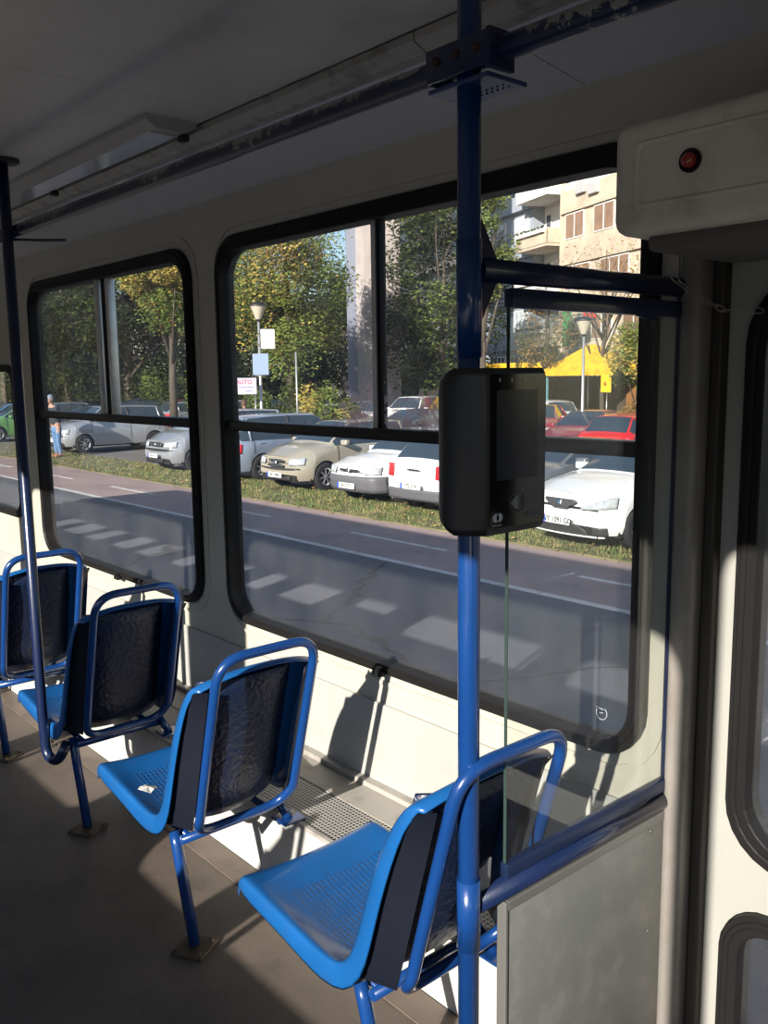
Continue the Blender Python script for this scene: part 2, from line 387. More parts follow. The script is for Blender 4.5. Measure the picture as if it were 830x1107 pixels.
# dried splash on the upper glass of window 2 (irregular spots of dirt)
random.seed(5); bm = NB()
def blot(bm, y, z, r, x):
    n = 9; vs = []
    for k in range(n):
        rr = r * random.uniform(.5, 1.25); vs.append(bm.verts.new((x, y + rr * cos(2 * pi * k / n), z + rr * .9 * sin(2 * pi * k / n))))
    bm.faces.new(vs)
for i in range(300):
    yy = random.gauss(2.26, .075) if i % 2 else random.gauss(1.93, .11)
    zz = 1.445 + abs(random.gauss(0, .055)) * (1.2 if i % 2 else .9)
    if zz > 1.64 or yy < 1.72: continue
    blot(bm, yy, zz, random.uniform(.003, .014), WX + .0185)
for i in range(45):     # scratches
    yy = random.uniform(1.72, 2.05); zz = random.uniform(1.5, 2.0); a = random.choice([.9, 1.05, 2.1, 2.25, 1.3]) + random.uniform(-.06, .06); l = random.uniform(.05, .22)
    dy = cos(a) * l; dz = sin(a) * l
    if zz + dz > 2.05: continue
    t_ = .0006
    vs = [bm.verts.new((WX + .0185, yy, zz)), bm.verts.new((WX + .0185, yy + dy, zz + dz)), bm.verts.new((WX + .0185, yy + dy + t_, zz + dz)), bm.verts.new((WX + .0185, yy + t_, zz))]
    bm.faces.new(vs)
for i in range(60):
    blot(bm, random.gauss(1.90, .09) if i % 3 else random.gauss(2.24, .05), 1.445 + abs(random.gauss(0, .045)), random.uniform(.010, .024), WX + .0182)
STAIN = bpy.data.materials.new('dried_splash'); STAIN.use_nodes = True
N = STAIN.node_tree.nodes; Lk = STAIN.node_tree.links; N.clear(); out = N.new('ShaderNodeOutputMaterial'); a1 = N.new('ShaderNodeBsdfTransparent'); a2 = N.new('ShaderNodeBsdfTranslucent'); a3 = N.new('ShaderNodeBsdfDiffuse'); m1 = N.new('ShaderNodeMixShader'); m2 = N.new('ShaderNodeMixShader')
a2.inputs[0].default_value = (.80, .62, .62, 1); a3.inputs[0].default_value = (.6, .45, .45, 1); m1.inputs[0].default_value = .3; m2.inputs[0].default_value = .42
Lk.new(a2.outputs[0], m1.inputs[1]); Lk.new(a3.outputs[0], m1.inputs[2]); Lk.new(a1.outputs[0], m2.inputs[1]); Lk.new(m1.outputs[0], m2.inputs[2]); Lk.new(m2.outputs[0], out.inputs[0])
o = obj('dirt_splash', fin2(bm), STAIN, w2); o['label'] = 'pinkish dried splash and scratches on the upper glass'
bm = NB(); r_ = ray(650, 771); p_ = r_ * ((WX + .026) / r_.x); cy, cz_ = p_.y, p_.z + EYE
tube(bm, [(WX + .0265, cy + .016 * cos(t), cz_ + .017 * sin(t)) for t in [2.2 + 4.6 * k / 14 for k in range(15)]], .0011, 5)
tube(bm, [(WX + .0265, cy + .018, cz_ + .014), (WX + .0265, cy - .006, cz_ + .010)], .0011, 5); tube(bm, [(WX + .0265, cy + .006, cz_), (WX + .0265, cy - .004, cz_ + .001)], .0012, 5)
_obj0('scratched_mark', fin2(bm), WHITE, w2)
# small catches on the sill
for k, (yy, lb) in enumerate(((2.10, 'small black window catch on the sill beside the near blue seat'), (4.02, 'small black window catch on the sill of the far window'))):
    bm = NB(); box(bm, (WX - .045, yy - .022, WB - .004), (WX - .0225, yy + .022, WB + .014), .004); box(bm, (WX - .05, yy - .008, WB + .010), (WX - .0225, yy + .008, WB + .026), .003)
    c = obj('window_catch', bm, RUB, angle=40); tag(c, lb, 'catch')
# window 3 (far door glass)
root = thing('window_3', (WX, 5.69, .80), None, None); struct(root)
M3 = Matrix.Translation((-WX, -5.69, -.8))
bm = NB(); ring(bm, rrect(5.33, 6.05, .80, 1.70, .10), rrect(5.365, 6.01, .84, 1.66, .08), WX - .012, WX + .05); bmesh.ops.transform(bm, matrix=M3, verts=bm.verts[:]); obj('rubber_seal', bm, RUB, root)
bm = NB(); box(bm, (WX + .02, 5.35, .81), (WX + .026, 6.03, 1.69)); bmesh.ops.transform(bm, matrix=M3, verts=bm.verts[:]); obj('glass', bm, WINGLASS, root)
# rear windows further down the tram
for k, a in enumerate((6.4, 8.3, 10.2, 12.1)):
    b = a + 1.5; root = thing('window_%d' % (4 + k), (WX, a, WB), None, None); struct(root); M_ = Matrix.Translation((-WX, -a, -WB))
    bm = NB(); ring(bm, rrect(a, b, WB, WT, .13), rrect(a + .04, b - .04, WB + .04, WT - .04, .1), WX - .01, WX + .05); bmesh.ops.transform(bm, matrix=M_, verts=bm.verts[:]); obj('rubber_seal', bm, RUB, root)
# left wall, behind the photographer: the sun comes in through it ------------------------
lw = [(-3.0, -.80), (-.62, .185), (.24, 2.15), (2.58, 4.40), (4.62, 6.3), (6.7, 8.2), (8.5, 10.0), (10.3, 11.8), (12.1, 13.6)]
bm = NB(); plate(bm, [(Y0, 0), (Y1, 0), (Y1, 2.34), (Y0, 2.34)], [rrect(a, b, .62, 2.15 if a < 0 else 1.91, .10) for a, b in lw], OX - .045, OX)
struct(obj('wall_left', bm, CREAMD))
bm = NB()
for a, b in lw: ring(bm, rrect(a, b, .62, 2.15 if a < 0 else 1.91, .10), rrect(a + .004, b - .004, .624, 2.146 if a < 0 else 1.906, .098), OX - .05, OX + .01)
struct(obj('trim_5', bm, RUB))
# outer skirts so the body casts its real shadow
bm = NB(); box(bm, (1.865, Y0, -.62), (1.90, Y1, -.02)); box(bm, (OX - .09, Y0, -.62), (OX - .05, Y1, -.02)); struct(obj('skirt', bm, CREAMD))
# end walls
bm = NB(); box(bm, (OX - .045, Y0 - .05, 0), (WX + .06, Y0, 2.34)); box(bm, (OX - .045, Y1, 0), (WX + .06, Y1 + .05, 2.34)); struct(obj('wall_back', bm, CREAM))

# heater ledge along the wall: front panels, top, perforated grille
HB = .262
bm = NB()
for a, b in ((1.13, 1.62), (1.624, 2.33), (2.334, 3.05), (3.054, 3.80), (3.804, 6.2)):
    box(bm, (1.468, a, .002), (1.486, b, HB - .004), .002, segs=1)
box(bm, (1.487, 1.13, .01), (WX - .001, 6.2, HB - .012))
lg = struct(obj('heater_ledge', bm, BOXW), 'white panelled heater ledge under the windows')
bm = NB(); box(bm, (1.66, 1.13, HB - .012), (WX - .001, 6.2, HB), .001); box(bm, (1.466, 1.13, HB - .012), (1.48, 6.2, HB + .002)); box(bm, (1.775, 1.13, HB), (WX - .001, 6.2, HB + .018), .003)
struct(obj('trim_6', bm, mat('worn_ledge_top', (.33, .31, .28), .5, dirt_or_dapple=(.12, .1, .09), damt=.7, dscale=10)))
GR = bpy.data.materials.new('perforated_sheet'); GR.use_nodes = True; N = GR.node_tree.nodes; Lk = GR.node_tree.links; b_ = N['Principled BSDF']
b_.inputs['Roughness'].default_value = .5; tc = N.new('ShaderNodeTexCoord'); sp = N.new('ShaderNodeSeparateXYZ'); Lk.new(tc.outputs['Object'], sp.inputs[0])
ds = []
for ax in (0, 1):
    m1 = N.new('ShaderNodeMath'); m1.operation = 'MULTIPLY'; m1.inputs[1].default_value = 1 / .0135; Lk.new(sp.outputs[ax], m1.inputs[0])
    m2 = N.new('ShaderNodeMath'); m2.operation = 'FRACT'; Lk.new(m1.outputs[0], m2.inputs[0])
    m3 = N.new('ShaderNodeMath'); m3.operation = 'SUBTRACT'; m3.inputs[1].default_value = .5; Lk.new(m2.outputs[0], m3.inputs[0])
    m4 = N.new('ShaderNodeMath'); m4.operation = 'POWER'; m4.inputs[1].default_value = 2; Lk.new(m3.outputs[0], m4.inputs[0]); ds.append(m4)
ad = N.new('ShaderNodeMath'); ad.operation = 'ADD'; Lk.new(ds[0].outputs[0], ad.inputs[0]); Lk.new(ds[1].outputs[0], ad.inputs[1])
lt = N.new('ShaderNodeMath'); lt.operation = 'LESS_THAN'; lt.inputs[1].default_value = .12; Lk.new(ad.outputs[0], lt.inputs[0])
mx = N.new('ShaderNodeMix'); mx.data_type = 'RGBA'; mx.inputs[6].default_value = (.36, .35, .33, 1); mx.inputs[7].default_value = (.008, .008, .008, 1)
Lk.new(lt.outputs[0], mx.inputs[0]); Lk.new(mx.outputs[2], b_.inputs['Base Color'])
bm = NB(); box(bm, (1.482, 1.13, HB - .011), (1.658, 6.2, HB - .002)); gr = struct(obj('heater_grille', bm, GR), 'perforated metal grille on top of the heater ledge')

# door at the right: leaf with two rounded panes ------------------------------------------
DX = 1.86
dr = thing('door_1', (DX, .99, -.3), None, None); struct(dr, 'cream folding door leaf with two rounded panes')
MD = Matrix.Translation((-DX, -.99, .3))
def find(bm): bmesh.ops.transform(bm, matrix=MD, verts=bm.verts[:]); return bm
bm = NB(); plate(bm, [(.18, -.5), (1.0, -.5), (1.0, 2.02), (.18, 2.02)], [rrect(.30, .952, .50, 1.80, .14), rrect(.30, .955, -.35, .39, .11)], DX, DX + .04); obj('door_leaf', find(bm), mat('grey_cream_door_paint', (.31, .31, .285), .42, var=.05, vscale=4, dirt_or_dapple=(.3, .27, .22), damt=.3), dr)
bm = NB(); plate(bm, [(-.66, -.5), (.165, -.5), (.165, 2.02), (-.66, 2.02)], [rrect(-.52, .05, .50, 1.80, .14), rrect(-.52, .05, -.35, .39, .11)], DX, DX + .04); obj('door_leaf', find(bm), CREAM, dr)
bm = NB()
for a, b in ((.30, .952), (-.52, .05)):
    for z0, z1, r in ((.50, 1.80, .14), (-.35, .39, .11)):
        ring(bm, rrect(a, b, z0, z1, r), rrect(a + .045, b - .045, z0 + .045, z1 - .045, r - .03), DX - .022, DX + .05)
        ring(bm, rrect(a + .012, b - .012, z0 + .012, z1 - .012, r - .01), rrect(a + .026, b - .026, z0 + .026, z1 - .026, r - .02), DX - .028, DX - .02)
o = obj('rubber_seal', find(bm), RUB, dr); o.modifiers.new('b', 'BEVEL').width = .003
bm = NB()
for a, b in ((.30, .952), (-.52, .05)):
    for z0, z1 in ((.50, 1.80), (-.35, .39)): box(bm, (DX + .015, a + .02, z0 + .02), (DX + .02, b - .02, z1 - .02))
obj('door_glass', find(bm), WINGLASS, dr)
# door post (rounded cream tube) and dark rubber gap
bm = NB(); box(bm, (WX - .04, 1.028, -.5), (WX + .04, 1.078, 2.03), .016, segs=3); struct(obj('door_post', bm, mat('warm_grey_post_paint', (.20, .185, .168), .4, bump=.1, bscale=30, var=.1, vscale=6, dirt_or_dapple=(.15, .12, .1), damt=.6, dscale=9), angle=40), 'rounded cream post between the window wall and the door')
bm = NB(); box(bm, (WX + .01, 1.0, -.5), (WX + .05, 1.028, 2.03), .006); struct(obj('trim_7', bm, mat('dark_door_gap_rubber', (.03, .025, .02), .6)))
# step well wall / dark header above the door
bm = NB(); box(bm, (1.60, -.7, 1.90), (WX + .04, .99, 2.05)); struct(obj('door_header', bm, mat('dark_header', (.06, .055, .05), .6)))

# ================================================================ DOOR MECHANISM BOX
BX = 1.42
root = thing('door_mechanism_box', (BX, .30, 1.845), 'cream padded door mechanism cover with a recessed red lamp, above the door', 'cover')
MB_ = Matrix.Translation((-BX, -.30, -1.845))
bm = NB(); vs = box(bm, (BX, -.62, 1.845), (1.80, 1.005, 2.04), .028, segs=4)
# recess frame pressed into the front face: shallow raised bead
ring(bm, rrect(.56 - 1.0, .955, 1.885, 2.00, .014), rrect(.57 - 1.0, .942, 1.895, 1.99, .01), BX - .005, BX + .01)
bmesh.ops.transform(bm, matrix=MB_, verts=bm.verts[:]); o = obj('housing', bm, mat('box_cream', (.66, .60, .50), .5, bump=.15, bscale=40, var=.06, vscale=6, dirt_or_dapple=(.22, .19, .15), dscale=9, damt=.4), root, angle=50); md = o.modifiers.new('b', 'BEVEL'); md.width = .004; md.segments = 2; md.limit_method = 'ANGLE'
bm = NB(); box(bm, (BX + .05, -.6, 1.818), (1.78, .96, 1.85), .012); bmesh.ops.transform(bm, matrix=MB_, verts=bm.verts[:]); obj('lower_flap', bm, mat('underside_shade_cream', (.13, .12, .105), .5, var=.1, vscale=8), root, angle=40)  # flap colour darkened to carry the shade under the cover
bm = NB()
Mx = Matrix.Translation(Vector((BX - .001, .845, 1.950)) - Vector((BX, .30, 1.845))) @ Matrix.Rotation(-pi / 2, 4, 'Y')
lathe(bm, [(0, .002), (.0175, .002), (.0195, .005), (.0195, -.004)], 28, Mx); obj('lamp_socket', bm, mat('socket_black', (.006, .006, .006), .6), root)
bm = NB(); lathe(bm, [(.0125, .002), (.0125, .008), (.0105, .014), (.005, .017), (0, .018)], 28, Mx); o = obj('indicator_lamp', bm, REDL, root); o['label'] = 'dark red round lamp in a black socket'
# chain under the box
bm = NB(); P = [Vector((1.60, 1.0, 1.80)), Vector((1.68, .985, 1.755)), Vector((1.75, .955, 1.725)), Vector((1.80, .90, 1.722))]
cp = []
for s in range(3):
    for k in range(4): cp.append(P[s].lerp(P[s + 1], k / 4))
cp.append(P[3])
for i, (a, b) in enumerate(zip(cp, cp[1:])):
    d = (b - a); l = d.length; mid = (a + b) / 2; x = d.normalized(); y = (x.cross(Vector((0, 0, 1)))).normalized(); z = x.cross(y)
    if i % 2: y, z = z, y
    tube(bm, [mid + x * (l * .68 * cos(t)) + y * (.0055 * sin(t)) for t in [2 * pi * k / 14 for k in range(14)]], .0013, 6, closed=True)
tag(obj('chain', bm, STEEL), 'short steel link chain hanging under the door mechanism cover', 'chain')

# ================================================================ POLES, RAILS, PARTITION
PX, PY = 1.132, 1.08
pole = thing('handrail_pole', (PX, PY, 0), 'blue upright pole carrying the black ticket validator and the glass partition', 'pole')
bm = NB(); tube(bm, [(0, 0, 0), (0, 0, CZ)], .0200, 24); obj('tube', bm, BLUE, pole)
bm = NB()
for z0, z1 in ((1.63, 1.825), (.53, .67)): tube(bm, [(0, 0, z0), (0, 0, z1)], .0222, 24)
o = obj('sleeve', bm, BLUE, pole)
bm = NB(); lathe(bm, [(0, .006), (.045, .006), (.05, .003), (.05, 0)], 24); obj('floor_flange', bm, DARKM, pole)
pole2 = thing('handrail_pole', (1.096, 3.18, 0), 'thin dark blue upright pole at the left, meeting the ceiling rail', 'pole')
bm = NB(); tube(bm, [(0, 0, CZ), (0, 0, .40)] + fillet([(0, -.005, .36), (0, -.015, .25), (.015, -.08, .238), (.045, -.10, .31)], .04, 5), .0185, 20); obj('tube', bm, DNAVY, pole2)
bm = NB(); lathe(bm, [(.0, CZ - .012), (.05, CZ - .012), (.055, CZ - .008), (.055, CZ)], 24); obj('ceiling_flange', bm, DARKM, pole2)
bm = NB(); tube(bm, [(.01, .03, 2.078), (.10, .02, 2.082), (.20, .0, 2.088)], .005, 8); obj('wall_bracket', bm, DNAVY, pole2)

RZ = 2.107
rail = thing('ceiling_handrail', (PX, 0, RZ), 'dark blue horizontal handrail under the ceiling, its paint flaking to grey', 'handrail')
bm = NB(); tube(bm, [(.018 * 0, Y0 + .1, 0), (0, 3.14, 0)], .0195, 20); obj('tube', bm, BARE, rail)
bm = NB(); tube(bm, [(0, 3.16, 0), (0, 7.5, 0)], .0195, 20); obj('tube', bm, DNAVY, rail)
cl = thing('rail_clamp', (PX, PY, RZ), 'blue bolted clamp joining the ceiling rail to the validator pole', 'clamp')
bm = NB(); box(bm, (-.032, -.07, -.026), (-.022, .07, .026), .002); box(bm, (-.03, -.072, -.030), (.03, -.062, .030), .002); box(bm, (-.022, -.07, .022), (.032, .07, .03), .002); box(bm, (-.022, .062, -.028), (.03, .07, .026), .002)
obj('clamp_body', bm, DNAVY, cl, angle=40)
bm = NB()
for yy in (-.045, 0.0, .045): lathe(bm, [(0, .005), (.006, .005), (.008, .002), (.008, 0)], 6, Matrix.Translation((-.032, yy, .004)) @ Matrix.Rotation(-pi / 2, 4, 'Y'))
obj('bolt', bm, mat('rusty_bolt', (.05, .025, .015), .6, metal=.4), cl)
bm = NB(); box(bm, (-.022, -.06, -.040), (.075, .075, -.032), .002); obj('lower_plate', bm, mat('blue_plate', (.03, .05, .14), .35), cl)
bm = NB()
for i in range(8):
    for j in range(2): lathe(bm, [(0, -.0415), (.0022, -.0415), (.0022, -.038)], 8, Matrix.Translation((.032 + j * .014, -.045 + i * .012, 0)))
obj('perforation', bm, RUB, cl)

part = thing('glass_partition', (PX, PY, 0), 'blue framed partition of clear glass above a grey panel, joining pole and wall', 'partition')
bm = NB(); tube(bm, [(.02, 0, 1.778), (WX - PX - .005, 0, 1.782)], .0205, 20); obj('top_rail', bm, DNAVY, part)
bm = NB(); box(bm, (.10, -.011, 1.718), (WX - PX - .02, .011, 1.752), .003)
tube(bm, [(.50, 0, 1.724), (.56, 0, 1.716)], .008, 10); obj('glass_channel', bm, DNAVY, part, angle=40)
bm = NB(); tube(bm, [(.02, 0, .612), (WX - PX - .002, 0, .607)], .0205, 20); tube(bm, [(WX - PX - .03, 0, .607), (WX - PX + .0, 0, .607)], .024, 20); obj('lower_rail', bm, DNAVY, part)
bm = NB(); box(bm, (.098, -.010, .632), (WX - PX - .02, .010, .662), .003); obj('glass_channel', bm, mat('dull_blue_channel', (.010, .020, .060), .35, metal=.3), part, angle=40)
bm = NB(); box(bm, (WX - PX - .022, -.014, .60), (WX - PX, .014, 1.80), .003); obj('wall_post', bm, DNAVY, part, angle=40)
bm = NB(); box(bm, (.102, -.003, .655), (WX - PX - .02, .003, 1.725)); obj('glass_pane', bm, PARTGLASS, part)
bm = NB(); box(bm, (.1003, -.0035, .655), (.1018, .0035, 1.725)); obj('glass_edge', bm, GEDGE, part)
bm = NB()
prism(bm, [(.018, 1.80), (.018, 1.865), (.028, 1.862), (.068, 1.797)], -.003, .003, lambda a, b, h: (a, h, b))
prism(bm, [(.018, 1.76), (.018, 1.69), (.028, 1.692), (.068, 1.760)], -.003, .003, lambda a, b, h: (a, h, b))
obj('gusset', bm, DNAVY, part)
bm = NB(); prism(bm, [(.018, .632), (.018, .675), (.060, .690), (.055, .632)], -.003, .003, lambda a, b, h: (a, h, b)); o = obj('gusset', bm, mat('bare_gusset', (.22, .22, .23), .4, metal=.4), part)
bm = NB(); box(bm, (.096, -.009, .012), (WX - PX - .03, .009, .580), .003); obj('lower_panel', bm, PANELG, part, angle=40)
bm = NB(); box(bm, (.092, -.012, .012), (.100, .012, .585), .002); box(bm, (WX - PX - .032, -.013, .012), (WX - PX - .022, .013, .585), .002); box(bm, (.10, -.012, .565), (WX - PX - .03, .012, .585), .002); obj('panel_frame', bm, mat('grey_angle_strip', (.15, .148, .14), .4, metal=.3), part)
bm = NB()
for z in (.03, .3, .55): lathe(bm, [(0, .003), (.004, .002), (.005, 0)], 8, Matrix.Translation((.6, -.009, z)) @ Matrix.Rotation(pi / 2, 4, 'X'))
bmesh.ops.translate(bm, verts=bm.verts[:], vec=(.0, 0, 0)); obj('screw', bm, STEEL, part)

# ================================================================ TICKET VALIDATOR
val = thing('ticket_validator', (PX, .995, 1.335), 'black ticket validator with a dark screen and a contactless symbol, clamped on the blue pole', 'ticket validator')
bm = NB()
pl = [(-.046, 0), (.104, 0), (.110, .012), (.108, .06), (.08, .105), (-.045, .105), (-.078, .085), (-.086, .05)]
H_ = .277
def tier(z, s, dy=0):
    return [bm.verts.new((.01 + (a - .01) * s, .06 + (b - .06) * s + dy, z)) for a, b in fillet2]
fl = fillet([Vector((a, b, 0)) for a, b in pl], [.006, .012, .01, .02, .025, .025, .02, .03], 4, closed=True)
fillet2 = [(v.x, v.y) for v in fl]
tiers = [tier(.0, .93), tier(.006, .985), tier(.014, 1), tier(H_ - .014, 1), tier(H_ - .006, .985), tier(H_, .94)]
for a, b in zip(tiers, tiers[1:]):
    for i in range(len(a)): bm.faces.new((a[i], a[(i + 1) % len(a)], b[(i + 1) % len(a)], b[i]))
bm.faces.new(tiers[0]); bm.faces.new(tiers[-1])
# the back hump is cut lower at its corners
for v in bm.verts:
    if v.co.y > .05:
        k = (v.co.y - .05) / .055
        if v.co.z > .2: v.co.z -= .034 * k
        if v.co.z < .05: v.co.z += .030 * k
obj('casing', bm, VAL, val, angle=35)
bm = NB(); prism(bm, rrect(-.040, .100, .012, H_ - .010, .007), -.002, .006, lambda a, b, h: (a, h, b)); obj('front_glass', bm, VALG, val)
bm = NB(); prism(bm, rrect(-.026, .078, .092, H_ - .036, .002, 2), -.0026, -.001, lambda a, b, h: (a, h, b)); obj('screen', bm, SCR, val)
bm = NB()
for i in range(4): box(bm, (-.020 + i * .030, -.003, H_ - .023), (-.018 + i * .030, -.001, H_ - .017))
obj('status_light', bm, mat('pale_led', (.45, .46, .42), .4), val)
bm = NB(); c0 = Vector((.028, -.003, .052))
tube(bm, [c0 + Vector((.021 * cos(t), 0, .018 * sin(t))) for t in [2 * pi * k / 28 for k in range(28)]], .0006, 5, closed=True)
prism(bm, [(.010, .052), (.016, .058), (.022, .063), (.028, .064), (.028, .040), (.018, .042)], -.0034, -.002, lambda a, b, h: (a, h, b))
for r_ in (.009, .014, .019): tube(bm, [c0 + Vector((.004 + r_ * cos(t) * .8, 0, r_ * sin(t) * .7)) for t in [-.8 + 1.6 * k / 8 for k in range(9)]], .0009, 5)
obj('contactless_symbol', bm, mat('dim_print', (.13, .14, .15), .5), val)
bm = NB()
for dx in (-.031, -.022): lathe(bm, [(0, .0008), (.0075, .0008), (.0075, 0)], 20, Matrix.Translation((dx + .004, -.002, .030)) @ Matrix.Rotation(pi / 2, 4, 'X'))
box(bm, (-.035, -.0028, .0165), (-.012, -.002, .0175)); obj('card_logo', bm, mat('pale_print', (.38, .40, .44), .5), val)
text('wordmark', 'ridango', .013, PRINTG, Matrix.Translation((.068, -.0025, .029)) @ Matrix.Rotation(pi / 2, 4, 'X'), val)

# ================================================================ CEILING LAMP
lamp = thing('ceiling_lamp', (1.30, 3.6, CZ), 'long grey fluorescent ceiling lamp with a milky cover, dark and switched off', 'ceiling lamp')
bm = NB(); prism(bm, [(-.075, 0), (-.075, -.014), (-.045, -.034), (.045, -.034), (.085, -.016), (.085, 0)], -1.2, 1.6, lambda a, b, h: (a, h, b)); obj('housing', bm, mat('lamp_grey', (.33, .32, .30), .4), lamp)
bm = NB(); prism(bm, [(-.062, -.015), (-.040, -.039), (.040, -.039), (.050, -.032), (.050, -.015)], -1.16, -.2, lambda a, b, h: (a, h, b)); prism(bm, [(-.062, -.015), (-.040, -.039), (.040, -.039), (.050, -.032), (.050, -.015)], -.197, 1.5, lambda a, b, h: (a, h, b)); obj('diffuser', bm, LAMPD, lamp)
bm = NB()
for yy in (-1.18, -.2, .7): box(bm, (.048, yy, -.05), (.072, yy + .03, -.03), .003)
obj('clip', bm, DARKM, lamp)

# ================================================================ PASSENGER SEATS
def lerp(a, b, t): return a + (b - a) * t
Cc = [(.565, .352), (.562, .385), (.535, .398), (.45, .372), (.35, .346), (.25, .330), (.17, .324), (.115, .340), (.08, .39), (.055, .47), (.030, .57), (0, .68), (-.045, .79), (-.068, .832), (-.088, .842), (-.104, .830)]
Ec = [(.565, .352), (.562, .400), (.54, .408), (.45, .396), (.35, .382), (.28, .372), (.22, .366), (.165, .372), (.128, .41), (.100, .48), (.070, .58), (.032, .69), (-.016, .775), (-.040, .802), (-.064, .812), (-.082, .800)]
HW = .205
def build_seat():
    root = thing('passenger_seat', (0, 0, 0), 'blue seat', 'seat', 'blue tram seats along the window wall')
    nu = 20; bm = NB(); grid = []
    for j in range(len(Cc)):
        row = []
        for i in range(nu + 1):
            u = -1 + 2 * i / nu; k = abs(u) ** 2.6
            y = lerp(Cc[j][0], Ec[j][0], k); z = lerp(Cc[j][1], Ec[j][1], k)
            wid = HW * (1 - .05 * max(0, (z - .42)) / .42) if j > 7 else HW
            if j < 2: wid *= .97
            wid *= (1, .985, .955, .92, .89)[max(0, j - 11)]
            row.append(bm.verts.new((wid * u, y, z)))
        grid.append(row)
    for j in range(len(Cc) - 1):
        for i in range(nu):
            f = bm.faces.new((grid[j][i], grid[j][i + 1], grid[j + 1][i + 1], grid[j + 1][i])); f.smooth = True
            uu = abs(-1 + 2 * (i + .5) / nu)
            f.material_index = 1 if (2 < j < 12 and uu < .74) else 0
    # outer flange folded down and back along both edges
    for s, i in ((-1, 0), (1, nu)):
        prev = None
        for j in range(len(Cc)):
            v0 = grid[j][i]; a = Vector(Ec[max(0, j - 1)]); b = Vector(Ec[min(len(Ec) - 1, j + 1)]); t = (b - a).normalized()
            nrm = Vector((t.y, -t.x)) * 1.0            # outward: below / behind
            if nrm.x * -.6 - nrm.y < 0: nrm = -nrm
            dep = (.044 + .016 * math.exp(-((j - 6.5) / 2.2) ** 2)) * (1 if j < 12 else .7) if 1 < j < 14 else .012
            if j < 2: nrm = Vector((-.3, -1)).normalized()
            v1 = bm.verts.new((v0.co.x + s * .010, v0.co.y + nrm.x * .004, v0.co.z + nrm.y * .004))
            v2 = bm.verts.new((v0.co.x + s * .012, v0.co.y + nrm.x * dep, v0.co.z + nrm.y * dep))
            if prev:
                for aa, bb in ((prev[0], v0), (prev[1], v1)): pass
                f = bm.faces.new((prev[0], v0, v1, prev[1])); f.smooth = True
                f = bm.faces.new((prev[1], v1, v2, prev[2])); f.smooth = True
            prev = (v0, v1, v2)
    bmesh.ops.recalc_face_normals(bm, faces=bm.faces[:])
    o = obj('shell', bm, [BLUEP, PAN], root); sm = o.modifiers.new('s', 'SOLIDIFY'); sm.thickness = .005; sm.offset = 0
    sb = o.modifiers.new('ss', 'SUBSURF'); sb.levels = 1; sb.render_levels = 1
    # dark crackled rear of the backrest
    bm = NB(); pts = [(.098, .385), (.050, .40), (.022, .47), (.0, .56), (-.028, .66), (-.062, .76), (-.082, .815)]
    rows = []
    for j, (y, z) in enumerate(pts):
        row = []
        for i in range(13):
            u = -1 + i / 6; k = abs(u) ** 3
            dz = -.03 * (1 - u * u) if j == 0 else 0
            row.append(bm.verts.new((-.017 + .152 * u, y + .05 * k * (1 if j else .3), z + dz)))
        rows.append(row)
    for a, b in zip(rows, rows[1:]):
        for i in range(12): f = bm.faces.new((a[i], a[i + 1], b[i + 1], b[i])); f.smooth = True
    o = obj('back_panel', bm, NAVY, root); sm = o.modifiers.new('s', 'SOLIDIFY'); sm.thickness = .006; o['label'] = 'dark navy crackled rear panel'
    # side walls of the bucket, shade behind the flange put into their near-black colour
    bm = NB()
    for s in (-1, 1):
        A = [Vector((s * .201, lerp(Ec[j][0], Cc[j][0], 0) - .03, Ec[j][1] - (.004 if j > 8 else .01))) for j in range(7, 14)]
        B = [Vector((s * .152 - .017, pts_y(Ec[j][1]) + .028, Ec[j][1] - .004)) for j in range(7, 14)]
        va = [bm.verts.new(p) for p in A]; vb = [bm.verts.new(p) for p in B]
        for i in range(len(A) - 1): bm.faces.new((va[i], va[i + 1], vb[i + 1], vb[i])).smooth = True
    o = obj('bucket_side', bm, mat('seat_plastic_shade', (.003, .005, .012), .5), root); o.modifiers.new('s', 'SOLIDIFY').thickness = .004
    # hoop of steel tube
    def hp(x, z): return (x, -.28 * (z - .37) - .006, z)
    lp = fillet([hp(-.171, .355), hp(-.171, .898), hp(.137, .898), hp(.137, .355)], .080, 9, closed=True)
    lp = [Vector(p) for p in lp]
    for p in lp:
        if p.z < .42: p.y += (.42 - p.z) * .5
    bm = NB(); tube(bm, lp, .0135, 14, closed=True); obj('tube_frame', bm, BLUE, root)
    # leg, under-seat frame, wall side foot
    bm = NB(); tube(bm, [(-.165, .055, .012), (-.160, .145, .280), (-.158, .160, .315)], .0165, 14); obj('leg', bm, BLUE, root)
    bm = NB(); box(bm, (-.05, -.05, 0), (.05, .05, .010), .003, mtx=Matrix.Translation((-.165, .055, 0)) @ Matrix.Rotation(.5, 4, 'Z'))
    for a in range(4):
        an = .5 + pi / 4 + a * pi / 2
        lathe(bm, [(0, .016), (.006, .016), (.007, .010)], 8, Matrix.Translation((-.165 + .052 * cos(an), .055 + .052 * sin(an), 0)))
    obj('foot_plate', bm, mat('rusty_plate', (.10, .075, .05), .6, metal=.4, var=.3, vscale=30), root)
    bm = NB(); tube(bm, [(-.158, .12, .300), (.17, .12, .300)], .013, 12); tube(bm, fillet([(-.13, .115, .300), (-.13, .44, .316), (.13, .44, .316), (.13, .115, .300)], .06, 5), .010, 10); obj('under_frame', bm, BLUE, root)
    bm = NB(); tube(bm, [(.165, .12, .318), (.185, .08, HB + .004)], .014, 12); box(bm, (.145, .04, HB), (.225, .12, HB + .006), .002); obj('ledge_bracket', bm, BLUE, root)
    return root
def pts_y(z): return -.28 * (z - .37)
seat0 = build_seat()
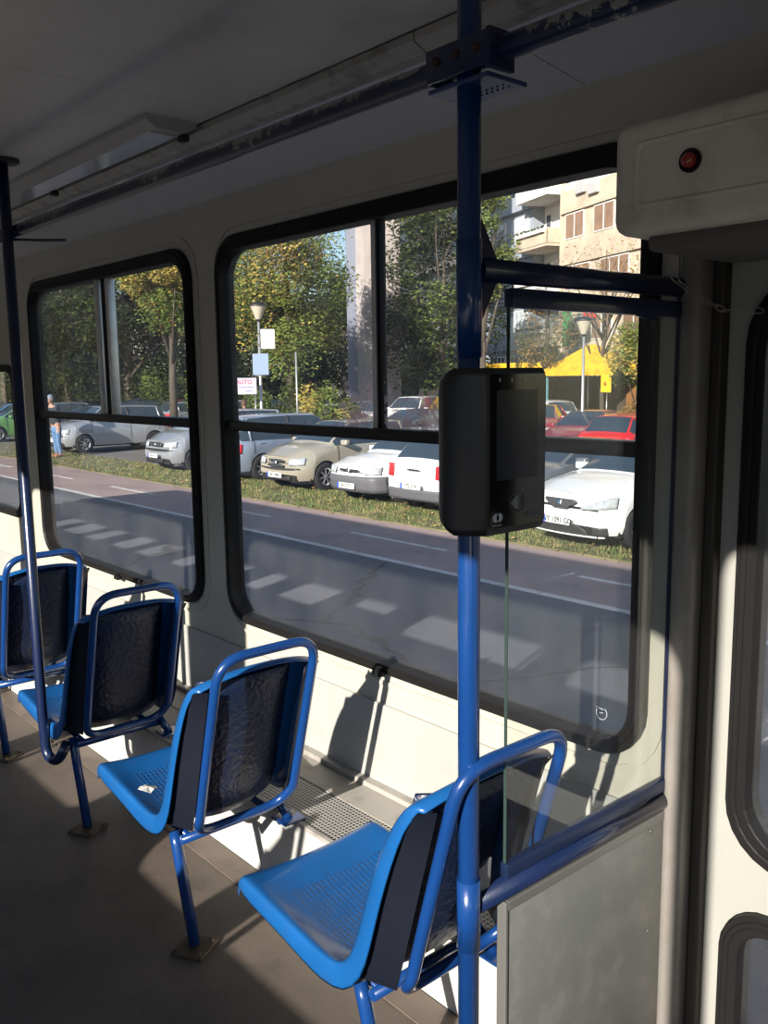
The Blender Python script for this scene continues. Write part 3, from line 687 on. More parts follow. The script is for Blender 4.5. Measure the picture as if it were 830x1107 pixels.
seats = [((1.262, 1.215), 'nearest blue plastic tram seat, sunlit, behind the validator pole'),
         ((1.277, 2.075), 'blue plastic tram seat second from the camera, its whole leg and foot plate showing'),
         ((1.33, 2.945), 'shaded blue plastic tram seat third from the camera, beside the thin far pole'),
         ((1.33, 3.80), 'farthest blue plastic tram seat, cut by the left edge of the view')]
for i, ((x, y), lb) in enumerate(seats):
    s = seat0 if i == 0 else copy_tree(seat0)
    s.location = (x, y, 0); s['label'] = lb
for k in range(5):
    s = copy_tree(seat0); s.location = (-.10, 1.70 + .85 * k, 0); s['group'] = 'blue tram seats along the left wall'
    s['label'] = ['first', 'second', 'third', 'fourth', 'last'][k] + ' blue plastic tram seat of the row along the left wall, beside the photographer'
    for ch in list(s.children):
        if ch.name.startswith('ledge_bracket'): bpy.data.objects.remove(ch)
bm = NB(); random.seed(3)
vs = [bm.verts.new((.035 * cos(t) * random.uniform(.6, 1.1), .03 * sin(t) * random.uniform(.6, 1.1), random.uniform(0, .012))) for t in [2 * pi * k / 14 for k in range(14)]]
c = bm.verts.new((0, 0, .012))
for i in range(14): bm.faces.new((vs[i], vs[(i + 1) % 14], c))
tg = obj('crumpled_wrapper', bm, mat('pale_scrap', (.5, .48, .45), .6), loc=(1.11, 2.37, .393)); tg.modifiers.new('s', 'SOLIDIFY').thickness = .001
tag(tg, 'small crumpled pale scrap lying on the second seat', 'litter')
#@@OUTSIDE@@
# ================================================================ STREET
ASPH = mat('grey_asphalt', (.115, .12, .14), .75, bump=.25, bscale=60, var=.16, vscale=.8, dirt_or_dapple=(.075, .078, .09), dscale=1.6, damt=.6)
ASPR = mat('reddish_asphalt', (.34, .255, .245), .75, bump=.25, bscale=60, var=.12, vscale=.7, dirt_or_dapple=(.15, .12, .12), dscale=1.3, damt=.5)
LOT = mat('parking_asphalt', (.17, .16, .15), .8, bump=.25, bscale=40, var=.2, vscale=.5, dirt_or_dapple=(.10, .09, .08), dscale=.9, damt=.6)
LINEM = mat('road_paint', (.62, .60, .58), .6, dirt_or_dapple=(.25, .23, .23), dscale=6, damt=.8)
SOIL = mat('dry_grass_soil', (.13, .12, .055), .9, bump=.4, bscale=30, var=.35, vscale=1.5, dirt_or_dapple=(.20, .14, .09), dscale=2, damt=.8)
def gcrack(m):
    N = m.node_tree.nodes; Lk = m.node_tree.links; b = N['Principled BSDF']; src = b.inputs['Base Color'].links[0].from_socket
    tc = N.new('ShaderNodeTexCoord'); v = N.new('ShaderNodeTexVoronoi'); v.feature = 'DISTANCE_TO_EDGE'; v.inputs['Scale'].default_value = .28
    nz = N.new('ShaderNodeTexNoise'); nz.inputs['Scale'].default_value = 2; nz.inputs['Detail'].default_value = 4; Lk.new(tc.outputs['Object'], nz.inputs['Vector'])
    mxv = N.new('ShaderNodeMix'); mxv.data_type = 'VECTOR'; mxv.inputs[0].default_value = .35; Lk.new(tc.outputs['Object'], mxv.inputs[4]); Lk.new(nz.outputs['Color'], mxv.inputs[5]); Lk.new(mxv.outputs[1], v.inputs['Vector'])
    lt = N.new('ShaderNodeMath'); lt.operation = 'LESS_THAN'; lt.inputs[1].default_value = .006; Lk.new(v.outputs['Distance'], lt.inputs[0])
    mx = N.new('ShaderNodeMix'); mx.data_type = 'RGBA'; Lk.new(lt.outputs[0], mx.inputs[0]); Lk.new(src, mx.inputs[6]); mx.inputs[7].default_value = (.05, .05, .055, 1); Lk.new(mx.outputs[2], b.inputs['Base Color'])
gcrack(ASPH)
def ground(name, x0, x1, y0, y1, m, z=GZ, th=.1, label=None):
    bm = NB(); box(bm, (x0, y0, z - th), (x1, y1, z)); return struct(obj(name, bm, m), label)
ground('road', -14, 7.98, -30, 110, ASPH, label='grey cracked asphalt road beside the tram')
ground('road_lane', 7.98, 10.1, -30, 110, ASPR, label='reddish asphalt lane along the verge')
ground('parking_lot', 12.3, 75, -30, 110, LOT, z=GZ + .01)
ground('verge_soil', 10.1, 12.3, -30, 110, SOIL, z=GZ + .03)
bm = NB(); box(bm, (7.92, -30, GZ), (8.04, 110, GZ + .004)); struct(obj('road_line', bm, LINEM), 'white edge line painted along the road')
bm = NB(); y = -4.6
while y < 60: box(bm, (8.98, y, GZ), (9.07, y + 2.2, GZ + .004)); y += 4.55
struct(obj('road_line', bm, LINEM), 'dashed white line painted on the reddish lane')
# grass on the verge
random.seed(11); bm = NB()
def tuft(x, y, h, n, spread, mi):
    for k in range(n):
        a = random.uniform(0, 2 * pi); r = random.uniform(0, spread); bx, by = x + r * cos(a), y + r * sin(a)
        a2 = random.uniform(0, 2 * pi); w_ = random.uniform(.006, .014); hh = h * random.uniform(.5, 1.2); ln = hh * .5
        v = [bm.verts.new((bx - w_ * cos(a2), by - w_ * sin(a2), GZ + .02)), bm.verts.new((bx + w_ * cos(a2), by + w_ * sin(a2), GZ + .02)), bm.verts.new((bx + ln * sin(a2) * .6, by - ln * cos(a2) * .6, GZ + .02 + hh))]
        bm.faces.new(v).material_index = mi
for i in range(7000):
    yy = random.triangular(1, 36, 8); xx = random.uniform(10.12, 12.2)
    tuft(xx, yy, random.uniform(.03, .09), 5, .09, random.choice((0, 0, 1, 2)))
GR1 = mat('grass_green', (.085, .13, .03), .7, var=.3, vscale=1); GR2 = mat('grass_dry', (.25, .21, .09), .8, var=.3, vscale=1); GR3 = mat('grass_olive', (.15, .16, .05), .8, var=.3, vscale=1)
tag(obj('verge_grass', bm, [GR1, GR2, GR3]), 'short patchy green and dry grass on the verge in front of the parked cars', 'grass', kind='stuff')
bm = NB()
for i in range(420):
    yy = random.triangular(2, 34, 9); xx = random.uniform(10.0, 12.2); s = random.uniform(.02, .06); a = random.uniform(0, pi)
    z = GZ + random.uniform(.05, .09) if xx > 10.1 else GZ + .01
    v = [bm.verts.new((xx + s * cos(a + t), yy + s * .7 * sin(a + t), z + random.uniform(0, .03))) for t in (0, 1.3, 3.1, 4.6)]
    bm.faces.new(v)
tag(obj('fallen_leaves', bm, mat('fallen_leaf', (.40, .26, .10), .8, var=.5, vscale=4)), 'scattered tan fallen leaves lying on the grass verge', 'leaves', kind='stuff')

# ================================================================ TREES
def leaf_mat(name, col, var=.35):
    m = bpy.data.materials.new(name); m.use_nodes = True; N = m.node_tree.nodes; Lk = m.node_tree.links; N.clear()
    out = N.new('ShaderNodeOutputMaterial'); d = N.new('ShaderNodeBsdfDiffuse'); t = N.new('ShaderNodeBsdfTranslucent'); mx = N.new('ShaderNodeMixShader'); mx.inputs[0].default_value = .3
    tc = N.new('ShaderNodeTexCoord'); n = N.new('ShaderNodeTexNoise'); n.inputs['Scale'].default_value = 1.3; n.inputs['Detail'].default_value = 6; Lk.new(tc.outputs['Object'], n.inputs['Vector'])
    mr = N.new('ShaderNodeMapRange'); mr.inputs[1].default_value = .3; mr.inputs[2].default_value = .7; mr.inputs[3].default_value = 1 - var; mr.inputs[4].default_value = 1 + var; Lk.new(n.outputs['Fac'], mr.inputs[0])
    h = N.new('ShaderNodeHueSaturation'); h.inputs['Color'].default_value = (*col, 1); Lk.new(mr.outputs[0], h.inputs['Value'])
    Lk.new(h.outputs[0], d.inputs[0]); Lk.new(h.outputs[0], t.inputs[0]); Lk.new(d.outputs[0], mx.inputs[1]); Lk.new(t.outputs[0], mx.inputs[2]); Lk.new(mx.outputs[0], out.inputs[0])
    return m
LG = leaf_mat('leaf_green', (.14, .19, .05)); LY = leaf_mat('leaf_yellow', (.42, .33, .09)); LD = leaf_mat('leaf_dark_shade', (.028, .042, .016)); LD2 = leaf_mat('leaf_dark_olive', (.05, .065, .022))  # dark leaf colours hold the shade lying on the far trees
LB = leaf_mat('leaf_brown', (.24, .15, .06)); LO = leaf_mat('leaf_orange', (.42, .20, .05)); LLG = leaf_mat('leaf_lightgreen', (.20, .24, .06))
BARK = mat('bark', (.075, .06, .045), .9, bump=.6, bscale=12, var=.3, vscale=3)
def tree(name, loc, h, crown_r, crown_z, mats, wts, n, leaf, seed, label, cat='tree', group=None, trunk_r=.2, squash=1.0, nblob=16, limbs=7, clump=.35):
    random.seed(seed); root = thing(name, loc, label, cat, group)
    bm = NB(); cz = crown_z; tips = []
    lean = random.uniform(-.3, .3)
    tp = [Vector((0, 0, 0)), Vector((lean * .3, .1, h * .25)), Vector((lean * .6, 0, h * .55)), Vector((lean, 0, h * .85))]
    tube(bm, tp, [trunk_r, trunk_r * .8, trunk_r * .55, trunk_r * .15], 10)
    for k in range(limbs):
        a = 2 * pi * k / limbs + random.uniform(-.3, .3); b0 = tp[1].lerp(tp[2], random.uniform(0, 1)); rr = crown_r * random.uniform(.5, .85)
        e = Vector((rr * cos(a), rr * sin(a), cz + random.uniform(-.4, .6) * crown_r * squash)); m_ = b0.lerp(e, .5) + Vector((0, 0, .3))
        tube(bm, [b0, m_, e], [trunk_r * .4, trunk_r * .25, trunk_r * .06], 7)
        for s in range(4):
            e2 = e + Vector((random.uniform(-1, 1), random.uniform(-1, 1), random.uniform(-.5, 1))) * crown_r * .3
            tube(bm, [m_.lerp(e, random.uniform(.2, .9)), e2], [trunk_r * .12, trunk_r * .03], 5)
    obj('trunk', bm, BARK, root)
    blobs = []
    for k in range(nblob):
        while True:
            v = Vector((random.uniform(-1, 1), random.uniform(-1, 1), random.uniform(-1, 1)))
            if v.length < 1: break
        v = v.normalized() * (v.length ** .5) * .75
        blobs.append((Vector((v.x * crown_r, v.y * crown_r, cz + v.z * crown_r * squash)), crown_r * random.uniform(.28, .5), random.choices(range(len(mats)), wts)[0]))
    verts = []; faces = []; mis = []
    for i in range(n):
        c, r, mi = random.choice(blobs)
        d = Vector((random.gauss(0, 1), random.gauss(0, 1), random.gauss(0, 1))).normalized()
        p = c + d * r * (random.random() ** clump)
        if p.z < .15: p.z = .15 + random.random() * .2
        s = leaf * random.uniform(.6, 1.3); u = Vector((random.gauss(0, 1), random.gauss(0, 1), random.gauss(0, 1))).normalized(); vv = u.orthogonal().normalized() * s * .55; u = u * s
        b = len(verts); verts += [p - u, p + vv, p + u, p - vv]; faces.append((b, b + 1, b + 2, b + 3))
        mis.append(mi if random.random() > .15 else random.randrange(len(mats)))
    me = bpy.data.meshes.new('foliage'); me.from_pydata(verts, [], faces)
    for m in mats: me.materials.append(m)
    me.polygons.foreach_set('material_index', mis); me.update()
    o = bpy.data.objects.new('foliage', me); COL.objects.link(o); o.parent = root
    return root
TG = 'trees beyond the car park'
tree('maple_tree', at_d(316, 38), 10, 3.0, 6.2, [LG, LY, LLG, LB], [5, 2, 3, 1], 34000, .072, 1, 'large green maple with yellowing clumps, behind the bowl street lamp with signs', group=TG, squash=1.35, nblob=44)
tree('maple_tree', at_d(186, 41), 10, 2.2, 7.2, [LG, LY, LO, LLG], [3, 3, 1, 2], 20000, .075, 2, 'yellow and orange tinged tree filling the right half of the far window', group=TG, squash=1.3, nblob=26)
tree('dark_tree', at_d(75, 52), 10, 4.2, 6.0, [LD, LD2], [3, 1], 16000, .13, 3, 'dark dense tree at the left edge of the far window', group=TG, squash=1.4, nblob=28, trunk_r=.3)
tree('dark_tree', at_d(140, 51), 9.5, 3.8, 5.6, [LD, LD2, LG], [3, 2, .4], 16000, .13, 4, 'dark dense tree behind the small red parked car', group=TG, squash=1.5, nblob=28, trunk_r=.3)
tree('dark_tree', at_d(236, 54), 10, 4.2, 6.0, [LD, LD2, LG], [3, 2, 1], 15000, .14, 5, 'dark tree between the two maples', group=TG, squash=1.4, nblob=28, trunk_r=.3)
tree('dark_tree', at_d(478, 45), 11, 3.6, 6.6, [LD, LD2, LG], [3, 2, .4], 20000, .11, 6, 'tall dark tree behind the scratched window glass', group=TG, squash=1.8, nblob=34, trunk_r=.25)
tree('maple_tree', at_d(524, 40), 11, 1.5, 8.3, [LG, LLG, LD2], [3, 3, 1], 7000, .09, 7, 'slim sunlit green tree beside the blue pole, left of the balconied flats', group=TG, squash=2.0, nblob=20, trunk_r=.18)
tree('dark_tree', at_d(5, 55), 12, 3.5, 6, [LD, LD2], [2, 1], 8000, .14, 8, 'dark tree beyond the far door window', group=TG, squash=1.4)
tree('dark_tree', at_d(372, 60), 10, 3.4, 6.0, [LD, LD2, LG], [2, 2, 1], 8000, .14, 9, 'dark tree partly hidden by the concrete tower', group=TG, squash=1.5)
tree('bare_tree', at_d(652, 40), 9, 2.6, 6.3, [LB, LY], [3, 1], 700, .07, 10, 'nearly bare brown tree in front of the sunlit flats', group=TG, limbs=14, trunk_r=.12)
tree('bare_tree', at_d(590, 42), 7, 1.6, 4.2, [LB, LD2], [3, 1], 2200, .07, 12, 'small thinning brown tree above the yellow canopy', group=TG, limbs=9, trunk_r=.08)
tree('small_tree', at_d(692, 31), 4.5, 1.1, 3.0, [LLG, LG, LY], [3, 2, 2], 4500, .07, 13, 'small green tree at the right end of the yellow canopy', group=TG, squash=1.5, trunk_r=.08)
tree('small_tree', at_d(830, 40), 5, 1.8, 2.6, [LB, LG, LY], [2, 2, 2], 4500, .09, 14, 'brownish small tree seen through the door pane', group=TG, trunk_r=.08)
for k, (px, d, r, h, ms, wt, lb) in enumerate([
    (350, 34, 1.3, 1.3, [LLG, LY, LG], [3, 1, 2], 'light yellow-green bush behind the dark blue car'),
    (180, 46, 1.6, 1.5, [LG, LD2], [1, 2], 'green bush behind the small red parked car'),
    (232, 44, 1.5, 1.6, [LD2, LG], [2, 1], 'dark green bush behind the silver hatchback'),
    (300, 36, 1.3, 1.5, [LG, LD2], [2, 1], 'green bush under the big maple'),
    (676, 27, .9, .9, [LB, LY], [3, 1], 'dry brown shrub behind the red cars')]):
    tree('bush', at_d(px, d), h * 1.3, r, h, ms, wt, 3500, .07, 30 + k, lb, 'bush', 'bushes at the car park edge', trunk_r=.04, squash=.8, nblob=12, limbs=5)
# far hedge line of trees closing the view
for k, px in enumerate(range(-110, 470, 62)):
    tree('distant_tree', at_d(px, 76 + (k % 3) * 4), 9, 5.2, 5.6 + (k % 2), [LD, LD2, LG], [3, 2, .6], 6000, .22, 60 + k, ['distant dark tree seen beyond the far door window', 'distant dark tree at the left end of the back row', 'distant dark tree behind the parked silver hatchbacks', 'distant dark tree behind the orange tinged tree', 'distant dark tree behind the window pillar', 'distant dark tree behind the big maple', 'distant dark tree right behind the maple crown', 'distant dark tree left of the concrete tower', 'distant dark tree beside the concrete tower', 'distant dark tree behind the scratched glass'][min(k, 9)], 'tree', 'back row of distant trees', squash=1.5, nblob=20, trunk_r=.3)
for k in range(15):
    tree('hedge_bush', at_d(-70 + 40 * k, 66), 2.5, 2.3, 1.5, [LD, LD2, LG], [3, 2, .5], 2600, .15, 120 + k, 'dark bush of the long hedge closing the far end of the car park', 'bush', 'hedge at the far end of the car park', trunk_r=.05, squash=.75, nblob=14, limbs=4)
tree('weed_clump', Vector((10.75, 6.75, GZ + .02)), .3, .24, .13, [LG, LLG], [2, 1], 500, .03, 90, 'small leafy green weed beside the front wheel of the white hatchback', 'weed', trunk_r=.006, squash=.5, nblob=8, limbs=5)

# ================================================================ BUILDINGS
U = Vector((.36, .93, 0)).normalized(); NIN = Vector((.93, -.36, 0)).normalized(); P0 = Vector((43, 34, GZ))
def fac(px, py):
    r = ray(px, py); t = (P0 - Vector((0, 0, EYE))).dot(NIN) / r.dot(NIN); p = r * t + Vector((0, 0, EYE)); return (p - P0).dot(U), p.z - GZ
bld = thing('apartment_building', P0, 'sunlit beige apartment block with balconies, red flower boxes and white framed windows', 'building', rz=atan2(U.y, U.x))
# local x along the facade, local -y towards us ... NIN is local -y rotated: use +y = outward
BEI = mat('beige_render', (.50, .42, .32), .8, bump=.2, bscale=6, var=.15, vscale=.6, dirt_or_dapple=(.3, .24, .18), dscale=.8, damt=.6)
BEIW = mat('white_render', (.72, .70, .66), .8, var=.05, vscale=1)
BGREY = mat('blue_grey_render', (.30, .33, .38), .7, var=.1, vscale=1)
WGL = mat('window_pane_dark', (.05, .06, .075), .1); WFR = mat('white_window_frame', (.7, .69, .66), .5); BLIND = mat('brown_blind', (.24, .15, .10), .7, var=.15, vscale=2)
FLW = leaf_mat('red_flowers', (.5, .06, .05)); CUR = mat('pale_curtain', (.45, .47, .50), .8, var=.2, vscale=3)
s_l = fac(516, 300)[0]; s_b0 = fac(571, 300)[0]; s_b1 = fac(606, 300)[0]; s_r = fac(740, 300)[0]
# facade s grows to the left in the picture (away from us)
FH = 2.85; NF = 8; zr = fac(618, 232)[1]; k0 = zr - 2 * FH * 0
zb = fac(590, 214)[1]                     # a slab level
base = zb % FH
D_ = 9.0                                   # outward is local +y? decide by sign
sg = 1 if (Matrix.Rotation(atan2(U.y, U.x), 3, 'Z') @ Vector((0, 1, 0))).dot(NIN) < 0 else -1
def Bx(bm, s0, s1, o0, o1, z0, z1, **k):
    box(bm, (min(s0, s1), min(sg * o0, sg * o1), z0), (max(s0, s1), max(sg * o0, sg * o1), z1), **k)
bm = NB(); Bx(bm, s_r - 12, s_b1, -10, 0, 0, base + NF * FH); obj('wall', bm, BEI, bld)
bm = NB(); Bx(bm, s_b1, s_b0, -10, -1.1, 0, base + NF * FH); obj('loggia_wall', bm, BEIW, bld)
bm = NB(); Bx(bm, s_b0, s_l + 1.5, -10, -.3, 0, base + NF * FH); obj('side_wing', bm, BGREY, bld)
def win(s0, s1, o, z0, z1, nm, fill, bars=1):
    bm = NB(); Bx(bm, s0, s1, o - .02, o + .05, z0, z1); f = obj('window', bm, WFR, bld)
    n = nm; w_ = (s1 - s0) / n
    bm = NB()
    for i in range(n): Bx(bm, s0 + w_ * i + .06, s0 + w_ * (i + 1) - .06, o + .03, o + .06, z0 + .06, z1 - .06)
    obj('pane', bm, fill, f)
random.seed(8); WR = int((fac(640, 195)[1] - base) // FH)
for fl in range(NF):
    z = base + fl * FH
    if fl == WR:
        bm = NB(); Bx(bm, s_r - 12, s_b1 - .4, 0, .03, z - .1, z + 1.55); obj('white_wall_panel', bm, BEIW, bld)
    # right wing: parapet band and windows
    bm = NB(); Bx(bm, s_r - 12, s_b1 - .1, 0, .16, z + 1.55, z + 2.75); obj('parapet_band', bm, BEI, bld)
    sx = s_b1 - .5
    j = 0
    while sx > s_r - 10:
        wd = 1.9 if fl % 2 else 2.6
        if fl == WR:
            if j % 2 == 0: win(sx - .7, sx, 0.03, z + .25, z + 1.0, 1, WGL)
        else: win(sx - wd, sx, 0.0, z + .10, z + 1.50, 3 if wd > 2 else 2, random.choice((BLIND, BLIND, WGL)))
        sx -= wd + 1.0; j += 1
    # balcony of the loggia bay
    bm = NB(); Bx(bm, s_b1 + .1, s_b0, -1.1, .9, z - .12, z + .06); Bx(bm, s_b1 + .1, s_b0, .82, .9, z, z + .80); Bx(bm, s_b1 + .1, s_b1 + .2, -.2, .9, z, z + .9); Bx(bm, s_b0 - .1, s_b0, -1, .9, z, z + .9)
    obj('balcony', bm, BEI if fl % 2 else BEIW, bld)
    win(s_b1 + .4, s_b1 + 1.9, -1.08, z + .3, z + 2.3, 2, WGL); win(s_b0 - .9, s_b0 - .3, -1.08, z + .1, z + 2.2, 1, WGL)
    bm = NB(); Bx(bm, s_b1 + .3, s_b0 - .2, .88, 1.08, z + .66, z + .86)
    fb = obj('flower_box', bm, BEIW, bld); vv = []; ff = []
    for i in range(160):
        p = Vector((random.uniform(s_b1 + .3, s_b0 - .2), sg * random.uniform(.88, 1.1), z + .86 + random.uniform(-.12, .14))); s = .06
        u = Vector((random.gauss(0, 1), random.gauss(0, 1), random.gauss(0, 1))).normalized(); v = u.orthogonal().normalized() * s; u = u * s; b = len(vv); vv += [p - u, p + v, p + u, p - v]; ff.append((b, b + 1, b + 2, b + 3))
    me = bpy.data.meshes.new('flowers'); me.from_pydata(vv, [], ff); me.materials.append(FLW if fl % 2 == 0 else LD2); fo = bpy.data.objects.new('flowers', me); COL.objects.link(fo); fo.parent = fb
    # side wing glazed balconies
    bm = NB(); Bx(bm, s_b0, s_l + 1.5, -.3, .1, z - .2, z + .7); obj('parapet_band', bm, BGREY, bld)
    sx = s_b0 + .5
    while sx < s_l - .6: win(sx, sx + 2.2, -.28, z + .75, z + 2.3, 4, CUR if fl % 2 else WGL); sx += 3.0
bm = NB(); Bx(bm, s_b1 - .1, s_b1 + .12, -.5, .04, 0, base + NF * FH); obj('bay_pier', bm, BEI, bld)
# air conditioners
for (px, py) in ((632, 203), (646, 203)):
    s, z = fac(px, py); bm = NB(); Bx(bm, s - .45, s + .45, .03, .38, z - .3, z + .3, bev=.03); a = obj('air_conditioner', bm, mat('ac_grey', (.42, .42, .42), .6), bld)
    bm = NB(); lathe(bm, [(0, .01), (.2, .01), (.22, 0)], 18, Matrix.Translation((s - .1, sg * .35, z)) @ Matrix.Rotation(-sg * pi / 2, 4, 'X')); obj('fan_grille', bm, WGL, a)
# green and red awnings on the lower floor
s, z = fac(616, 352); bm = NB(); Bx(bm, s - .4, s + .4, .1, .25, z - 1.1, z + 1.1); obj('green_screen', bm, mat('green_cloth', (.03, .25, .08), .8), bld)
s, z = fac(641, 339); bm = NB(); Bx(bm, s - .5, s + .5, .1, .3, z - .25, z + .25); obj('red_cloth', bm, mat('red_cloth', (.6, .03, .03), .8), bld)
# concrete tower and dark block behind the trees
CON = mat('pale_concrete', (.42, .37, .35), .85, bump=.2, bscale=4, var=.12, vscale=.5, dirt_or_dapple=(.25, .2, .19), dscale=.7, damt=.5)
c = at_d(407, 46); tw = thing('concrete_tower', c, 'tall pale concrete stair tower rising behind the middle window', 'tower', rz=atan2(U.y, U.x))
bm = NB(); box(bm, (-.9, -1.0, 0), (.3, .9, 24)); obj('shaft', bm, CON, tw)
bm = NB(); box(bm, (.3, .9, 0), (.5, 1.35, 24)); obj('rib', bm, mat('blue_grey_concrete', (.22, .24, .30), .8), tw)
c = at_d(480, 92); db = thing('dark_apartment_block', c, 'dark grey apartment block behind the tall dark tree', 'building', rz=atan2(U.y, U.x))
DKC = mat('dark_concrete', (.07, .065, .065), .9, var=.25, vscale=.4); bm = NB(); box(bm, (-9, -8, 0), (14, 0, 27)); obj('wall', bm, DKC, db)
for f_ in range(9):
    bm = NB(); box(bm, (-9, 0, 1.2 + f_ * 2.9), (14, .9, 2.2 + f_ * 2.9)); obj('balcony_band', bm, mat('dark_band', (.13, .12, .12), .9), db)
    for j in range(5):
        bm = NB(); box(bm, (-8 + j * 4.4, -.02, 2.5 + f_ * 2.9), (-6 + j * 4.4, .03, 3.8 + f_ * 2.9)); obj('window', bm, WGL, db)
# yellow canopy pavilion
YEL = mat('yellow_canvas', (.85, .48, .02), .6, var=.12, vscale=3, dirt_or_dapple=(.40, .22, .02), dscale=3.5, damt=.9)  # darker blotches paint the dapple of leaf shadows on the canvas
c = at_d(640, 41); cn = thing('yellow_canopy', c, 'bright yellow canvas canopy on dark posts in front of the flats', 'canopy', rz=atan2(U.y, U.x))
def canopy():
    bm = NB(); x0, x1, y0, y1, ze, zp = -1.9, 2.0, -1.5, 1.5, 2.62, 3.78
    A = [bm.verts.new(p) for p in ((x0, y0, ze), (x1, y0, ze), (x1, y1, ze), (x0, y1, ze))]; R1 = bm.verts.new((-.25, 0, zp)); R2 = bm.verts.new((.35, 0, zp))
    for f in ((A[0], A[1], R2, R1), (A[1], A[2], R2), (A[2], A[3], R1, R2), (A[3], A[0], R1)): bm.faces.new(f)
    for i in range(4):
        a, b = A[i], A[(i + 1) % 4]; a2 = bm.verts.new(a.co - Vector((0, 0, .18))); b2 = bm.verts.new(b.co - Vector((0, 0, .18))); bm.faces.new((a, b, b2, a2))
    o = obj('roof_cloth', bm, YEL, cn); o.modifiers.new('s', 'SOLIDIFY').thickness = .03
canopy()
bm = NB(); box(bm, (2.05, -1.4, 2.62), (9.5, 1.45, 3.08), .05); obj('side_awning', bm, YEL, cn)
for x in (-1.8, 1.9, 5.5, 9.3):
    bm = NB(); tube(bm, [(x, 1.35, 0), (x, 1.35, 2.5)], .05, 8); obj('post', bm, DARKM, cn)
    bm = NB(); tube(bm, [(x, -1.35, 0), (x, -1.35, 2.5)], .05, 8); obj('post', bm, DARKM, cn)
bm = NB(); box(bm, (-3.5, -4.5, 0), (10, -1.6, 2.4)); kb = obj('back_wall', bm, mat('dark_brown_wood', (.07, .045, .03), .8, var=.3, vscale=2), cn)
bm = NB(); box(bm, (-1.2, -1.55, .1), (-.4, -1.5, 2.3)); obj('brown_door', bm, mat('orange_wood', (.28, .13, .04), .7), cn)
for dx, m_, lb in ((2.55, mat('red_poster', (.35, .05, .06), .6, var=.5, vscale=6), 'red poster panel'), (1.85, mat('teal_poster', (.12, .28, .32), .6, var=.4, vscale=6), 'teal poster panel')):
    bm = NB(); box(bm, (dx - .3, 1.3, .5), (dx + .3, 1.36, 2.5)); o = obj('poster', bm, m_, cn); o['label'] = lb
c = at_d(655, 38); c.z = GZ; sgn = thing('parking_ticket_sign', c, 'small square yellow sign on a short post below the canopy', 'sign', rz=atan2(U.y, U.x))
bm = NB(); box(bm, (-.34, -.03, 1.75), (.34, .03, 2.45), .02); obj('board', bm, mat('yellow_sign', (.85, .55, .02), .5), sgn)
bm = NB(); tube(bm, [(0, -.05, 0), (0, -.05, 2.0)], .03, 8); obj('post', bm, STEEL, sgn)
bm = NB(); lathe(bm, [(0, .004), (.10, .004), (.10, 0)], 16, Matrix.Translation((0, .034, 2.1)) @ Matrix.Rotation(-pi / 2, 4, 'X')); obj('symbol', bm, mat('orange_mark', (.5, .15, .02), .5), sgn)
c = at_d(850, 36); kk = thing('red_kiosk', c, 'brick red kiosk with an orange front seen through the door pane', 'kiosk', rz=atan2(U.y, U.x))
bm = NB(); box(bm, (-5, -4, 0), (5, 0, 4.6), .05); obj('wall', bm, mat('brick_red', (.22, .07, .05), .8, var=.2, vscale=2), kk); bm = NB(); box(bm, (-5.1, 0, 1.6), (5.1, .5, 2.9), .05); obj('awning', bm, mat('orange_cloth', (.65, .16, .03), .7), kk)

# ================================================================ STREET LAMPS AND SIGNS
GLZ = mat('galvanised', (.45, .46, .46), .4, metal=.6); LSH = mat('lamp_glass_cream', (.50, .44, .34), .3)
def street_lamp(loc, H, label):
    root = thing('street_lamp', loc, label, 'street lamp', 'street lamps in the car park')
    bm = NB(); tube(bm, [(0, 0, 0), (0, 0, 1.0), (0, 0, H - .5)], [.06, .05, .035], 12); obj('post', bm, GLZ, root)
    bm = NB(); lathe(bm, [(.07, H - .52), (.10, H - .48), (.22, H - .16), (.24, H - .12)], 20); obj('lamp_bowl', bm, LSH, root)
    bm = NB(); lathe(bm, [(.04, H - .58), (.075, H - .52), (.075, H - .50), (0, H - .5)], 16); lathe(bm, [(.27, H - .13), (.27, H - .10), (.18, H - .04), (.05, H), (0, H)], 20); obj('lamp_hat', bm, DARKM, root)
    return root
def flat(c): c.z = GZ; return c
l1 = street_lamp(at_d(281.5, 27), 4.72, 'street lamp with a funnel head and two signs fixed on its post')
CAMROT = lambda px: atan2(-ray(px, 411).x, ray(px, 411).y)
rz = CAMROT(281)
c = at_d(281.5, 27)
def sign(dx, z0, z1, wdt, m, nm, label, cat='sign'):
    o = thing(nm, c.copy(), label, cat, rz=rz)
    bm = NB(); box(bm, (dx - wdt / 2, -.08, z0), (dx + wdt / 2, -.06, z1), .005); obj('board', bm, m, o)
    bm = NB(); box(bm, (-.04, -.06, z0 + .1), (.04, -.03, z0 + .14)); box(bm, (-.04, -.06, z1 - .14), (.04, -.03, z1 - .1)); obj('bracket', bm, STEEL, o)
    return o
o = sign(.25, 3.36, 3.92, .40, mat('white_board', (.8, .8, .8), .5), 'square_sign', 'plain white square sign high on the street lamp post')
sign(.02, 2.6, 3.22, .46, mat('blue_grey_board', (.24, .32, .46), .5), 'square_sign', 'blue-grey square sign below the white one on the lamp post')
c = at_d(265, 26.5); rz = CAMROT(265); bb = thing('billboard', c, 'low pink and white advertising board left of the signed street lamp', 'billboard', rz=rz)
bm = NB(); box(bm, (-.42, -.03, 2.05), (.32, .03, 2.52), .01); obj('board', bm, mat('pale_violet_board', (.50, .46, .60), .5), bb)
text('lettering', 'AUTO', .17, mat('red_letters', (.45, .08, .10), .5), Matrix.Translation((-.04, -.032, 2.40)) @ Matrix.Rotation(pi / 2, 4, 'X'), bb)
